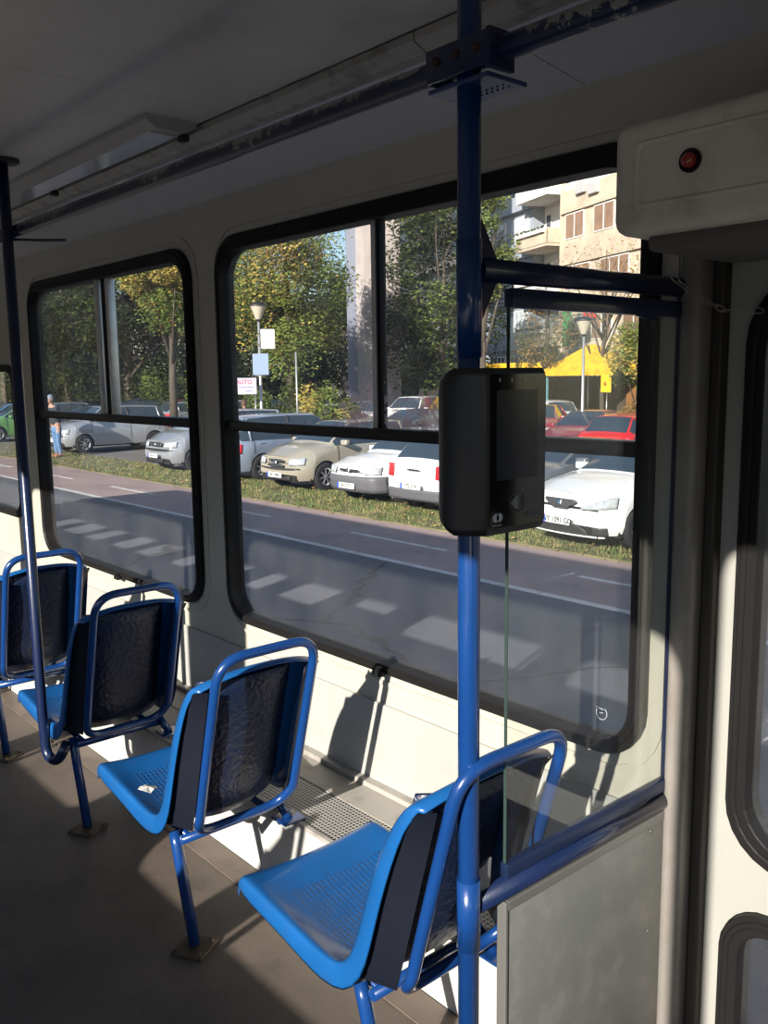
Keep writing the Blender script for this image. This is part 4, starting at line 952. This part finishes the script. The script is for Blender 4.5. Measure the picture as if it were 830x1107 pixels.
bm = NB(); box(bm, (-.38, -.034, 2.24), (.26, -.03, 2.26)); box(bm, (-.02, -.034, 2.13), (.2, -.03, 2.15)); obj('text_lines', bm, mat('blue_print', (.15, .15, .35), .5), bb)
for x in (-.38, .28):
    bm = NB(); tube(bm, [(x, .045, 0), (x, .045, 2.5)], .025, 8); obj('post', bm, STEEL, bb)
bm = NB(); tube(bm, [(0, 0, 0), (0, 0, 3.35)], .03, 8); tag(obj('thin_post', bm, GLZ, loc=at_d(320.5, 30)), 'thin grey steel post in front of the big maple', 'post')
street_lamp(at_d(630, 27), 4.15, 'street lamp with a funnel head in front of the yellow canopy')

# ================================================================ CARS
TYRE = mat('tyre', (.015, .015, .016), .8); RIMM = mat('wheel_silver', (.42, .43, .45), .35, metal=.8); CGLASS = mat('car_glass', (.03, .045, .06), .06, coat=.5, spec=.8)
PLAST = mat('bumper_plastic', (.03, .03, .033), .5); HEADL = mat('headlamp', (.55, .57, .60), .12, metal=.4, var=.25, vscale=8); TAILL = mat('tail_lamp', (.55, .02, .03), .15, coat=.5); PLATE = mat('number_plate', (.72, .72, .70), .4); PBLUE = mat('plate_blue', (.02, .07, .5), .4); PTXT = mat('plate_black', (.02, .02, .02), .5); UNDER = mat('underbody', (.008, .008, .008), .9); CHROME = mat('chrome', (.6, .6, .62), .12, metal=1.0)
STY = { # nose z, cowl x, cowl z, roof front x, roof rear x, tail top x, tail z, belt z
    'hatch': dict(nz=.76, cx=.98, cz=1.0, rf=1.72, rr=3.35, tx=3.88, tz=1.0, L=4.0, W=1.68, H=1.44),
    'sporty': dict(nz=.80, cx=1.12, cz=1.0, rf=1.95, rr=3.15, tx=3.90, tz=1.02, L=4.06, W=1.70, H=1.44),
    'mpv': dict(nz=.84, cx=.92, cz=1.08, rf=1.62, rr=3.75, tx=4.12, tz=1.08, L=4.25, W=1.76, H=1.62),
    'wagon': dict(nz=.76, cx=1.05, cz=1.0, rf=1.82, rr=3.95, tx=4.28, tz=1.0, L=4.42, W=1.74, H=1.52),
    'sedan': dict(nz=.74, cx=1.12, cz=.97, rf=1.92, rr=3.05, tx=3.72, tz=1.03, L=4.4, W=1.70, H=1.42),
    'old': dict(nz=.76, cx=1.12, cz=.93, rf=1.62, rr=3.25, tx=3.75, tz=.95, L=4.0, W=1.62, H=1.40)}
def make_car(name, loc, head, style, paint, label, H=None, plate=None, front='plain', black_bumper=False, group='cars parked on the lot', dark_rim=False):
    S = dict(STY[style]);
    if H: S['H'] = H
    L, W, Hh = S['L'], S['W'], S['H']; wr = .31; ar = .355; wx = (.80, L - .82); zs = .24; hw0 = W / 2
    root = thing(name, loc, label, 'car', group, rz=head + pi)
    T = Matrix.Translation((-L / 2, 0, 0))
    def plan(x):
        f = 1.0
        if x < .55: t = x / .55; f = .80 + .20 * sin(min(1, t) * pi / 2) ** .8 if x > 0 else .80
        if x > L - .5: t = (L - x) / .5; f = .86 + .14 * sin(max(0, min(1, t)) * pi / 2)
        return hw0 * f
    def warp(x, y, z):      # nose and tail shape: rounded in plan and raked in profile
        fx = max(0, 1 - x / .5); bx = max(0, 1 - (L - x) / .5)
        yy = abs(y) / hw0
        dx = fx * (.16 * yy ** 2.2 + (.30 * (z - .5) ** 1.1 if z > .5 else .25 * (.5 - z) ** 1.2)) - bx * (.10 * yy ** 2.5 + (.10 * max(0, z - .6)) + (.25 * (.5 - z) ** 1.2 if z < .5 else 0))
        return Vector((x + dx, y, z))
    def ztop(x):
        if x <= S['cx']: t = x / S['cx']; return lerp(S['nz'], S['cz'], 1 - (1 - t) ** 1.5)
        if x <= S['rf']: t = (x - S['cx']) / (S['rf'] - S['cx']); return lerp(S['cz'], Hh - .03, t ** .9)
        if x <= S['rr']: t = (x - S['rf']) / (S['rr'] - S['rf']); return Hh - .03 + .03 * sin(pi * t) - .03 * t
        if x <= S['tx']: t = (x - S['rr']) / (S['tx'] - S['rr']); return lerp(Hh - .06, S['tz'], t ** 1.15)
        t = (x - S['tx']) / (L - S['tx']); return lerp(S['tz'], S['tz'] - .06, t)
    def zbelt(x):
        b = lerp(S['nz'] - .05, S['cz'] - .03, min(1, x / S['cx'])) if x < S['cx'] else lerp(S['cz'] - .03, S['tz'] - .03, (x - S['cx']) / (L - S['cx']))
        return min(b, ztop(x) - .02)
    def htop(x):
        w_ = plan(x)
        if x < S['cx']: return w_ * .82
        if x < S['rf']: return lerp(w_ * .86, hw0 * .66, (x - S['cx']) / (S['rf'] - S['cx']))
        if x < S['rr']: return hw0 * .66
        if x < S['tx']: return lerp(hw0 * .66, w_ * .84, ((x - S['rr']) / (S['tx'] - S['rr'])) ** 1.3)
        return w_ * .84
    xs = {0, .04, .1, .18, .28, .4, S['cx'], S['cx'] + .05, S['rf'], S['rr'], S['tx'], L, L - .04, L - .1, L - .2, L - .35}
    for c_ in wx:
        for k in range(13): xs.add(c_ + ar * cos(pi * k / 12))
        xs.add(c_ - ar - .003); xs.add(c_ + ar + .003)
    x = .5
    while x < L - .4: xs.add(x); x += .12
    xs = sorted(xs); xx = [xs[0]]
    for x in xs[1:]:
        if x - xx[-1] > .0025 and 0 <= x <= L: xx.append(x)
    if xx[-1] < L - .001: xx.append(L)
    def zbot(x):
        z = zs
        for c_ in wx:
            d = abs(x - c_)
            if d < ar: z = max(z, wr + sqrt(max(0, ar * ar - d * d)))
        return z
    def sec(x):
        zb_ = zbot(x); zl = zbelt(x); zt = max(ztop(x), zl + .015); w_ = plan(x); ht = htop(x); tp = .93 if zb_ <= zs + .01 else .99
        zm = max(lerp(zb_, zl, .45), zb_ + .005)
        pts = [(w_ * tp, zb_), (w_ * .995, lerp(zb_, zm, .5)), (w_ * 1.0, zm), (w_ * .985, lerp(zm, zl, .6)), (w_ * .945, zl), (lerp(w_ * .925, ht, .55), lerp(zl, zt - .03, .55)), (ht, zt - .035), (ht * .93, zt - .008), (ht * .5, zt + .012), (0, zt + .018)]
        return pts
    bm = NB(); rows = []
    for x in xx:
        p = sec(x); row = [warp(x, y, z) for y, z in p] + [warp(x, -y, z) for y, z in p[-2::-1]]
        rows.append([bm.verts.new(T @ v) for v in row])
    gbm = NB(); NPT = len(rows[0])
    for i in range(len(xx) - 1):
        xm = (xx[i] + xx[i + 1]) / 2
        for j in range(NPT - 1):
            jj = j if j < NPT // 2 else NPT - 2 - j     # symmetric row index
            glass = (jj in (4, 5) and S['cx'] + .10 < xm < S['tx'] - .08) or (jj in (7, 8) and (S['cx'] + .03 < xm < S['rf'] - .02 or S['rr'] + .03 < xm < S['tx'] - .02))
            q4 = (rows[i][j], rows[i][j + 1], rows[i + 1][j + 1], rows[i + 1][j])
            if glass:
                vs = [gbm.verts.new(v.co) for v in q4]; gbm.faces.new(vs).smooth = True
            else: bm.faces.new(q4).smooth = True
    for r_ in (rows[0], rows[-1]):
        n = len(r_); c_ = n // 2
        for k in range(c_):
            a, b = r_[k], r_[k + 1]; d, e = r_[n - 1 - k], r_[n - 2 - k]
            if k == c_ - 1: bm.faces.new((a, b, d))
            else: bm.faces.new((a, b, e, d))
    bmesh.ops.remove_doubles(gbm, verts=gbm.verts[:], dist=.0005)
    obj('body', bm, paint, root, angle=38); obj('windows', gbm, CGLASS, root, angle=50)
    # pillars
    def surf(x, jj, s): p = sec(x)[jj]; return T @ (warp(x, s * p[0], p[1]) + Vector((0, s * .004, .002)))
    for s in (-1, 1):
        for px_, m_ in ((lerp(S['rf'], S['rr'], .42), PLAST), (S['rr'] - .05, paint)):
            bm = NB(); tube(bm, [surf(px_, 4, s), surf(px_ - .02, 5, s), surf(px_ - .03, 6, s)], .030, 6); obj('pillar', bm, m_, root)
    bm = NB(); box(bm, (.12 - L / 2, -hw0 + .19, .22), (L / 2 - .12, hw0 - .19, .62)); box(bm, (.4 - L / 2, -hw0 + .06, .20), (wx[0] * 0 + wx[1] - ar - L / 2 - .02, hw0 - .06, .3)) ; obj('underbody', bm, UNDER, root)
    # wheels
    for c_ in wx:
        for s in (-1, 1):
            M_ = Matrix.Translation((c_ - L / 2, s * (hw0 - .005), wr)) @ Matrix.Rotation(-s * pi / 2, 4, 'X')
            bm = NB(); lathe(bm, [(.19, -.01), (.21, .0), (.29, -.005), (wr, -.03), (wr, -.17), (.28, -.19), (0, -.19)], 28, M_); wh = obj('wheel', bm, TYRE, root)
            bm = NB(); lathe(bm, [(.195, -.005), (.19, -.03), (.17, -.04), (0, -.04)], 24, M_); 
            for k in range(7):
                a = 2 * pi * k / 7; box(bm, (-.016, .03, -.035), (.016, .19, -.008), .004, mtx=M_ @ Matrix.Rotation(a, 4, 'Z'))
            lathe(bm, [(0, -.002), (.03, -.004), (.045, -.02), (.045, -.04)], 12, M_); obj('rim', bm, PLAST if dark_rim else RIMM, wh)
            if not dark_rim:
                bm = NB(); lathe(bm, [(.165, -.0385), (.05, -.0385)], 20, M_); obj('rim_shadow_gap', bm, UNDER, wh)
    # wrapped details: path around the nose or the tail
    def wrap(name_, end, s0, s1, zf, m_, n=14, off=.012, par=None, nz_=4):
        """s in metres of half-perimeter from the centre line (negative: right side)"""
        bm = NB(); A = []
        for i in range(n + 1):
            s = lerp(s0, s1, i / n); sa = abs(s); sgn_ = 1 if s >= 0 else -1; w0 = plan(0 if end == 'F' else L)
            if sa < w0: x, y = (0 if end == 'F' else L), sa; ox, oy = (-off if end == 'F' else off), 0
            else:
                x = (sa - w0) if end == 'F' else L - (sa - w0); y = plan(x); ox, oy = (-off * .6 if end == 'F' else off * .6), off * .9
            z0, z1 = zf(sa); col = []
            for k in range(nz_ + 1):
                z = lerp(z0, z1, k / nz_); v = warp(x, y * (1.0 if sa < w0 else 1.0), z); col.append(bm.verts.new(T @ Vector((v.x + ox, sgn_ * (v.y + oy), v.z))))
            A.append(col)
        for a, b in zip(A, A[1:]):
            for k in range(nz_): bm.faces.new((a[k], a[k + 1], b[k + 1], b[k])).smooth = True
        o = obj(name_, bm, m_, par or root); o.modifiers.new('s', 'SOLIDIFY').thickness = .016; return o
    nzv = S['nz']; w0f = plan(0); w0r = plan(L)
    sharp = front == 'sharp'
    for sg_ in (-1, 1):
        if sharp: zf = lambda s: (nzv - .20 + .03 * max(0, min(1, (s - .38) / .55)), lerp(nzv - .19, nzv - .015, max(0, min(1, (s - .34) / .45))))
        else: zf = lambda s: (nzv - .17, nzv - .04 + .03 * min(1, max(0, (s - .5) / .3)))
        wrap('headlight', 'F', sg_ * (.40 if sharp else .44), sg_ * (w0f + (.26 if sharp else .16)), zf, HEADL)
    if front == 'sharp':
        wrap('grille', 'F', -.30, .30, lambda s: (nzv - .20 + max(0, s - .14) * .55, nzv - .075 - max(0, s - .25) * .2), mat('grille_mesh', (.05, .05, .055), .5, bump=.4, bscale=80))
        wrap('lower_intake', 'F', -.50, .50, lambda s: (.235, .375 - max(0, s - .34) * .55), PLAST)
        for sg_ in (-1, 1): wrap('fog_recess', 'F', sg_ * .58, sg_ * (w0f + .10), lambda s: (.25, .36), PLAST)
        em = wrap('emblem', 'F', -.045, .045, lambda s: (nzv - .17, nzv - .09), CHROME, n=3, off=.022)
    elif front == 'twin':
        for zz in ((nzv - .12, nzv - .05), (nzv - .23, nzv - .15)): wrap('grille', 'F', -.27, .27, lambda s, zz=zz: (zz[0] + s * .08, zz[1] - s * .03), PLAST)
        wrap('lower_intake', 'F', -.46, .46, lambda s: (.25, .33), PLAST)
        wrap('emblem', 'F', -.05, .05, lambda s: (nzv - .15, nzv - .09), CHROME, n=3, off=.022)
    elif front == 'slot':
        for sg_ in (-1, 1): wrap('grille', 'F', sg_ * .03, sg_ * .28, lambda s: (nzv - .12, nzv - .075), PLAST)
        wrap('emblem', 'F', -.04, .04, lambda s: (nzv - .13, nzv - .05), CHROME, n=3, off=.022)
    else:
        wrap('grille', 'F', -.33, .33, lambda s: (nzv - .15, nzv - .04), PLAST)
        wrap('lower_intake', 'F', -.4, .4, lambda s: (.26, .36), PLAST)
        wrap('emblem', 'F', -.04, .04, lambda s: (nzv - .13, nzv - .06), CHROME, n=3, off=.022)
    if black_bumper:
        wrap('bumper', 'F', -(w0f + .32), w0f + .32, lambda s: (.24, nzv - .20), mat('grey_bumper', (.10, .10, .11), .55), n=30, off=.03)
        wrap('bumper', 'R', -(w0r + .28), w0r + .28, lambda s: (.26, .46), mat('grey_bumper', (.10, .10, .11), .55), n=30, off=.03)
    else:
        wrap('bumper_strip', 'F', -(w0f + .05), w0f + .05, lambda s: (nzv - .26 if not sharp else .215, nzv - .235 if not sharp else .235), PLAST if not sharp else paint, n=24, off=.018)
        wrap('lower_intake', 'R', -(w0r - .1), w0r - .1, lambda s: (.25, .40), PLAST, n=20)
    for sg_ in (-1, 1):
        zt_ = S['tz']; wrap('tail_light', 'R', sg_ * (w0r - .17), sg_ * (w0r + .20), lambda s: (zt_ - .33, zt_ - .10), TAILL, n=8)
    wrap('tailgate_handle', 'R', -.16, .16, lambda s: (S['tz'] - .20, S['tz'] - .175), CHROME, n=4)
    # plates
    for end in ('F', 'R'):
        zc = (.42 if sharp else (.36 if front in ('twin', 'slot') else .44)) if end == 'F' else .52
        v = warp(0 if end == 'F' else L, .10, zc); xo = v.x - L / 2 + (-.035 if end == 'F' else .030); sx_ = -1 if end == 'F' else 1
        if black_bumper: xo += sx_ * .025
        bm = NB(); box(bm, (xo - .006, -.26, zc - .055), (xo + .006, .26, zc + .055), .003); pl_ = obj('number_plate', bm, PLATE, root)
        yb = .26 * (1 if end == 'F' else -1)
        # viewer faces the plate: its left side carries the blue band
        left = 1 if end == 'R' else -1; left = -left
        bm = NB(); box(bm, (xo + sx_ * .003, min(left * .26, left * .215), zc - .055), (xo + sx_ * .009, max(left * .26, left * .215), zc + .055)); obj('blue_band', bm, PBLUE, pl_)
        if plate:
            Mt = Matrix.Translation((xo + sx_ * .0075, -left * .02, zc)) @ Matrix.Rotation(sx_ * pi / 2, 4, 'Z') @ Matrix.Rotation(pi / 2, 4, 'X')
            text('plate_number', plate, .105, PTXT, Mt, pl_, extr=.001)
    # mirrors
    for s in (-1, 1):
        p = surf(S['cx'] + .32, 4, s); bm = NB(); box(bm, (p.x - .06, p.y - .01, p.z + .0), (p.x + .06, p.y + s * .20 if s > 0 else p.y + .01, p.z + .12), .03) if s > 0 else box(bm, (p.x - .06, p.y - .20, p.z), (p.x + .06, p.y + .01, p.z + .12), .03)
        obj('wing_mirror', bm, paint, root, angle=60)
    # side rubbing strip and door lines
    for s in (-1, 1):
        bm = NB()
        for xd in (S['rf'] - .55, lerp(S['rf'], S['rr'], .42), S['rr'] - .12):
            tube(bm, [surf(xd, 4, s), surf(xd, 3, s), surf(xd, 2, s), surf(xd, 1, s)], .006, 4)
        obj('door_gap', bm, UNDER, root)
        bm = NB()
        for xd in (lerp(S['rf'], S['rr'], .42) - .22, S['rr'] - .35): p = surf(xd, 3, s); box(bm, (p.x - .08, p.y - .012, p.z - .012), (p.x + .08, p.y + .012, p.z + .012), .004)
        obj('door_handle', bm, paint, root)
    return root
def P_(name, col, metal=.0, rough=.28): return mat(name, col, rough, metal=metal, coat=.8, var=.03, vscale=3)
PW = P_('white_car_paint', (.78, .78, .78)); PS = P_('silver_car_paint', (.42, .44, .48), .5); PB = P_('beige_car_paint', (.45, .41, .33), .35); PSB = P_('silver_blue_car_paint', (.30, .36, .46), .45)
PR = P_('red_car_paint', (.55, .02, .02)); PM = P_('maroon_car_paint', (.22, .02, .035)); PDK = P_('dark_car_paint', (.02, .022, .03)); PN = P_('navy_car_paint', (.012, .02, .09)); PLB = P_('light_blue_car_paint', (.08, .22, .42)); PG = P_('green_car_paint', (.12, .28, .10)); PGY = P_('grey_car_paint', (.16, .17, .18), .3)
FR = 'front row of cars nosed up to the verge'
def nose(x, y, head, style, **k):      # centre of a car whose nose (or tail) touches a point
    L = STY[style]['L']; return Vector((x - cos(head) * L / 2, y - sin(head) * L / 2, GZ + .035))
def tailp(x, y, head, style): L = STY[style]['L']; return Vector((x + cos(head) * L / 2, y + sin(head) * L / 2, GZ + .035))
A = pi - .12
make_car('hatchback', nose(10.15, 7.95, A, 'sporty'), A, 'sporty', PW, 'white sporty hatchback nosed to the verge, right of the ticket validator', plate='NY 1091 GD', front='sharp', group=FR)
make_car('hatchback', nose(10.75, 9.95, pi, 'sporty'), pi, 'sporty', PGY, 'grey hatchback parked just left of the white sporty hatchback', group=FR, H=1.34)
make_car('hatchback', tailp(10.85, 11.75, 0, 'hatch'), 0, 'hatch', PW, 'white hatchback reversed to the verge with its red tail light next to the validator', plate='TS 274', group=FR, black_bumper=True)
make_car('hatchback', nose(10.95, 13.75, pi, 'old'), pi, 'old', PW, 'older white hatchback with a grey plastic bumper, nosed to the verge', plate='BG 573', front='slot', black_bumper=True, group=FR)
make_car('hatchback', nose(11.1, 16.5, pi + .03, 'hatch'), pi + .03, 'hatch', PB, 'beige hatchback with a twin slot grille, nosed to the verge', plate='BG 408', front='twin', group=FR, H=1.49)
make_car('estate_car', tailp(11.3, 19.35, 0, 'wagon'), 0, 'wagon', PSB, 'silver-blue estate car reversed to the verge beside the window pillar', group=FR, H=1.58)
make_car('minivan', nose(11.2, 22.45, pi, 'mpv'), pi, 'mpv', PS, 'silver minivan nosed to the verge, left of the window pillar', plate='BG 611', group=FR)
make_car('minivan', nose(11.7, 31.0, pi, 'mpv'), pi, 'mpv', PS, 'silver minivan seen from the side, beside the standing person', group=FR, H=1.58)
make_car('hatchback', nose(11.6, 39.5, pi, 'hatch'), pi, 'hatch', PG, 'green hatchback seen through the far door window', group=FR)
make_car('sedan', tailp(11.1, 2.6, 0, 'sedan'), 0, 'sedan', PR, 'red saloon seen through the door pane', group=FR)
BR = 'cars on the car park behind the front row'
def lot(nm, px, d, head, style, paint, lb, **k):
    c = at_d(px, d); c.z = GZ + .015; make_car(nm, c, head, style, paint, lb, group=BR, **k)
lot('hatchback', 637, 27, pi + .25, 'sporty', PM, 'maroon hatchback behind the white sporty hatchback')
lot('hatchback', 692, 25.5, .1, 'hatch', PR, 'bright red hatchback with its tail to the tram, right of the maroon one')
lot('hatchback', 598, 40, .9, 'old', PW, 'old white boxy hatchback behind the maroon car')
lot('sedan', 585, 33, pi + .5, 'sedan', PM, 'dark maroon saloon partly hidden by the validator')
lot('estate_car', 645, 47, pi + .3, 'wagon', PLB, 'light blue estate car in front of the canopy')
lot('hatchback', 690, 44, pi, 'hatch', PW, 'white hatchback at the right end of the canopy')
lot('hatchback', 852, 19, 0, 'hatch', PW, 'white hatchback behind the red saloon at the door pane')
lot('hatchback', 362, 37, .25, 'hatch', PW, 'small white hatchback with red tail lights in front of the concrete tower')
lot('hatchback', 330, 42, pi + .3, 'sporty', PN, 'dark navy hatchback in front of the light green bush')
lot('sedan', 304, 46, pi, 'sedan', PDK, 'dark saloon just right of the signed lamp post')
lot('estate_car', 270, 43, .2, 'wagon', PS, 'silver estate car behind the signed lamp post')
lot('sedan', 450, 30, pi, 'sedan', PDK, 'dark saloon behind the stained window glass')
lot('minivan', 448, 40, pi + .4, 'mpv', PW, 'white minivan behind the stained window glass')
lot('hatchback', 402, 41, .6, 'hatch', PS, 'silver hatchback at the foot of the concrete tower')
lot('hatchback', 207, 45, .1, 'hatch', PS, 'silver hatchback with its tail to the tram, beside the window pillar')
lot('hatchback', 188, 49, pi + .3, 'hatch', PR, 'red hatchback behind the silver hatchback by the pillar')
lot('hatchback', 154, 55, pi, 'hatch', PR, 'small distant bright red hatchback under the dark trees')
lot('estate_car', 133, 45, pi, 'wagon', PDK, 'black estate car behind the silver minivan')
lot('estate_car', 92, 38.5, pi, 'wagon', PDK, 'dark estate car just behind the silver minivan seen from the side')
lot('hatchback', 95, 54, .3, 'hatch', PW, 'distant white hatchback above the dark estate car')
lot('hatchback', 60, 48, pi, 'hatch', PSB, 'silver-blue hatchback behind the standing person')
lot('hatchback', 10, 48, pi, 'hatch', PLB, 'blue hatchback beyond the far door window')
lot('hatchback', 510, 30, pi, 'hatch', PS, 'silver hatchback hidden mostly behind the pole')
lot('hatchback', 612, 52, 0, 'hatch', PGY, 'grey hatchback at the back under the canopy')

# ================================================================ PERSON
def person(loc, rz, label, jacket, trousers, hairc, hat=None, bend=.22):
    root = thing('person', loc, label, 'person', rz=rz)
    def skin(name, V, E, R, m, parent, lvl=2):
        me = bpy.data.meshes.new(name); me.from_pydata([Vector(v) for v in V], E, []); me.materials.append(m)
        o = bpy.data.objects.new(name, me); COL.objects.link(o); o.parent = parent
        o.modifiers.new('sk', 'SKIN')
        if not me.skin_vertices: 
            bpy.context.view_layer.objects.active = o; me.attributes
        sv = me.skin_vertices[0].data if me.skin_vertices else None
        if sv:
            for i, r in enumerate(R): sv[i].radius = (r, r) if not isinstance(r, tuple) else r
            sv[0].use_root = True
        s = o.modifiers.new('ss', 'SUBSURF'); s.levels = lvl; s.render_levels = lvl
        for p in me.polygons: p.use_smooth = True
        return o
    b = bend
    SKN = mat('skin', (.42, .25, .18), .55)
    V = [(0, 0, .95), (0, -b * .25, 1.12), (0, -b * .6, 1.30), (0, -b * .9, 1.45), (0, -b * 1.05, 1.52), (0, -b * 1.2, 1.60),
         (.10, 0, .90), (.11, -.05, .50), (.11, .02, .09), (.12, -.14, .035), (-.10, 0, .90), (-.13, .03, .50), (-.14, .08, .09), (-.15, -.07, .035),
         (.18, -b * .85, 1.42), (.26, -.14, 1.20), (.14, -.38, 1.30), (.06, -.44, 1.40), (-.18, -b * .85, 1.42), (-.27, -.10, 1.18), (-.18, -.34, 1.24), (-.08, -.42, 1.34)]
    E = [(0, 1), (1, 2), (2, 3), (3, 4), (4, 5), (0, 6), (6, 7), (7, 8), (8, 9), (0, 10), (10, 11), (11, 12), (12, 13), (3, 14), (14, 15), (15, 16), (16, 17), (3, 18), (18, 19), (19, 20), (20, 21)]
    R = [(.15, .11), (.15, .11), (.17, .12), (.12, .10), .055, .05, .10, .062, .045, .04, .10, .062, .045, .04, .075, .05, .036, .03, .075, .05, .036, .03]
    body = skin('body', V, E, R, SKN, root)
    # clothes: thicker skins over torso and arms, and over the legs
    jk = skin('jacket', [(0, 0, .90), V[1], V[2], V[3], V[14], V[15], V[16], V[18], V[19], V[20]], [(0, 1), (1, 2), (2, 3), (3, 4), (4, 5), (5, 6), (3, 7), (7, 8), (8, 9)], [(.185, .15), (.18, .145), (.20, .15), (.15, .12), .09, .068, .052, .09, .068, .052], jacket, root)
    tr_ = skin('trousers', [(0, 0, .98), (0, 0, .90), (.095, 0, .78), V[7], V[8], (-.095, 0, .78), V[11], V[12]], [(0, 1), (1, 2), (2, 3), (3, 4), (1, 5), (5, 6), (6, 7)], [(.15, .12), (.15, .12), .10, .08, .07, .10, .08, .07], trousers, root)
    hy = -b * 1.25
    bm = NB(); bmesh.ops.create_uvsphere(bm, u_segments=20, v_segments=16, radius=.105, matrix=Matrix.Translation((0, hy, 1.685)) @ Matrix.Diagonal((.78, .95, 1.15, 1)))
    for v in bm.verts:
        if v.co.z < 1.65: v.co.x *= .82; v.co.y = hy + (v.co.y - hy) * .9 - .008
    lathe(bm, [(.0, .03), (.012, .01), (.016, -.02), (0, -.03)], 8, Matrix.Translation((0, hy - .10, 1.675)))
    for s in (-1, 1): lathe(bm, [(0, .012), (.02, .004), (.022, -.01), (0, -.02)], 8, Matrix.Translation((s * .085, hy + .005, 1.68)) @ Matrix.Rotation(s * pi / 2, 4, 'Y'))
    hd = obj('head', bm, SKN, root, smooth=True)
    bm = NB()
    for s in (-1, 1): bmesh.ops.create_uvsphere(bm, u_segments=8, v_segments=6, radius=.011, matrix=Matrix.Translation((s * .032, hy - .093, 1.70)))
    obj('eyes', bm, UNDER, hd)
    bm = NB(); box(bm, (-.025, hy - .102, 1.632), (.025, hy - .09, 1.640), .003); obj('mouth', bm, mat('lips', (.35, .12, .10), .5), hd)
    bm = NB(); bmesh.ops.create_uvsphere(bm, u_segments=20, v_segments=14, radius=.115, matrix=Matrix.Translation((0, hy + .012, 1.705)) @ Matrix.Diagonal((.80, .95, 1.08, 1)))
    bmesh.ops.delete(bm, geom=[v for v in bm.verts if v.co.z < 1.70 and v.co.y < hy + .01 or v.co.z < 1.64], context='VERTS'); obj('hair', bm, hairc if hat is None else hat, hd, smooth=True)
    # hands with fingers
    for s, p in ((1, Vector(V[17])), (-1, Vector(V[21]))):
        bm = NB(); box(bm, p + Vector((-.038, -.05, -.014)), p + Vector((.038, .035, .014)), .012)
        for k in range(4):
            x = -.028 + k * .019; l = (.06, .07, .066, .05)[k]; tube(bm, [p + Vector((x, -.04, 0)), p + Vector((x, -.04 - l * .6, .006)), p + Vector((x, -.04 - l, -.012))], [.0095, .009, .007], 7)
        tube(bm, [p + Vector((-s * .03, 0, 0)), p + Vector((-s * .055, -.03, .006)), p + Vector((-s * .055, -.06, .004))], [.011, .010, .008], 7); obj('hand', bm, SKN, root, smooth=True)
    for s, p in ((1, Vector(V[8])), (-1, Vector(V[12]))):
        bm = NB(); box(bm, (p.x - .05, p.y - .22, 0), (p.x + .05, p.y + .07, .09), .04, segs=3); obj('shoe', bm, mat('tan_shoe', (.30, .15, .09), .7), root, angle=60)
    return root
JK = mat('dark_jacket', (.03, .035, .045), .8); JN = mat('blue_jeans', (.10, .19, .34), .85, var=.2, vscale=6); HR = mat('brown_hair', (.08, .04, .02), .7)
p = at_z(63, 494, GZ + .03); person(p, radians(-75), 'person in dark jacket, grey cap and blue jeans standing on the verge, hands raised', JK, JN, HR, hat=mat('grey_cap', (.20, .25, .30), .8), bend=.12).scale = (1.12, 1.12, 1.12)
p = at_d(263, 29, GZ + .01); person(p, radians(150), 'brown-haired person in a light top standing behind the silver-blue estate car', mat('light_top', (.5, .5, .52), .8), JN, HR, bend=.1)

# ================================================================ ACROSS THE STREET (behind the photographer; unseen houses added to block low sky)
ground('pavement', -40, -14, -30, 110, mat('paving', (.16, .155, .15), .8, var=.1, vscale=1), z=GZ + .1)
for k, (yy, hh) in enumerate(((-34, 7.2), (-10, 8.2), (14, 7.4), (38, 8.4), (62, 7.6))):
    b = thing('sky_block_house', (-28, yy, GZ + .1), 'unseen low %s rendered house added across the street to block sky light, %s along the row' % (('grey', 'ochre', 'brown', 'pale', 'pink')[k], ('first', 'second', 'third', 'fourth', 'last')[k]), 'house', 'unseen sky-blocking houses across the street')
    bm = NB(); box(bm, (-10, 0, 0), (0, 22, hh)); obj('wall', bm, mat('sky_block_house_%d' % k, ((.2, .2, .2), (.25, .2, .12), (.16, .12, .09), (.3, .29, .26), (.25, .17, .15))[k], .8, var=.1), b)
    bm = NB(); prism(bm, [(-10.5, hh), (.6, hh), (-5, hh + 1.2)], -.3, 22.3, lambda a_, b_, h: (a_, h, b_)); obj('roof', bm, mat('roof_tile', (.16, .07, .05), .8, var=.2), b)
    for f_ in range(2):
        for j in range(5):
            bm = NB(); box(bm, (-.02, 1.5 + j * 4.2, 1 + f_ * 3.2), (.05, 3.1 + j * 4.2, 2.6 + f_ * 3.2)); w_ = obj('window', bm, WGL, b)
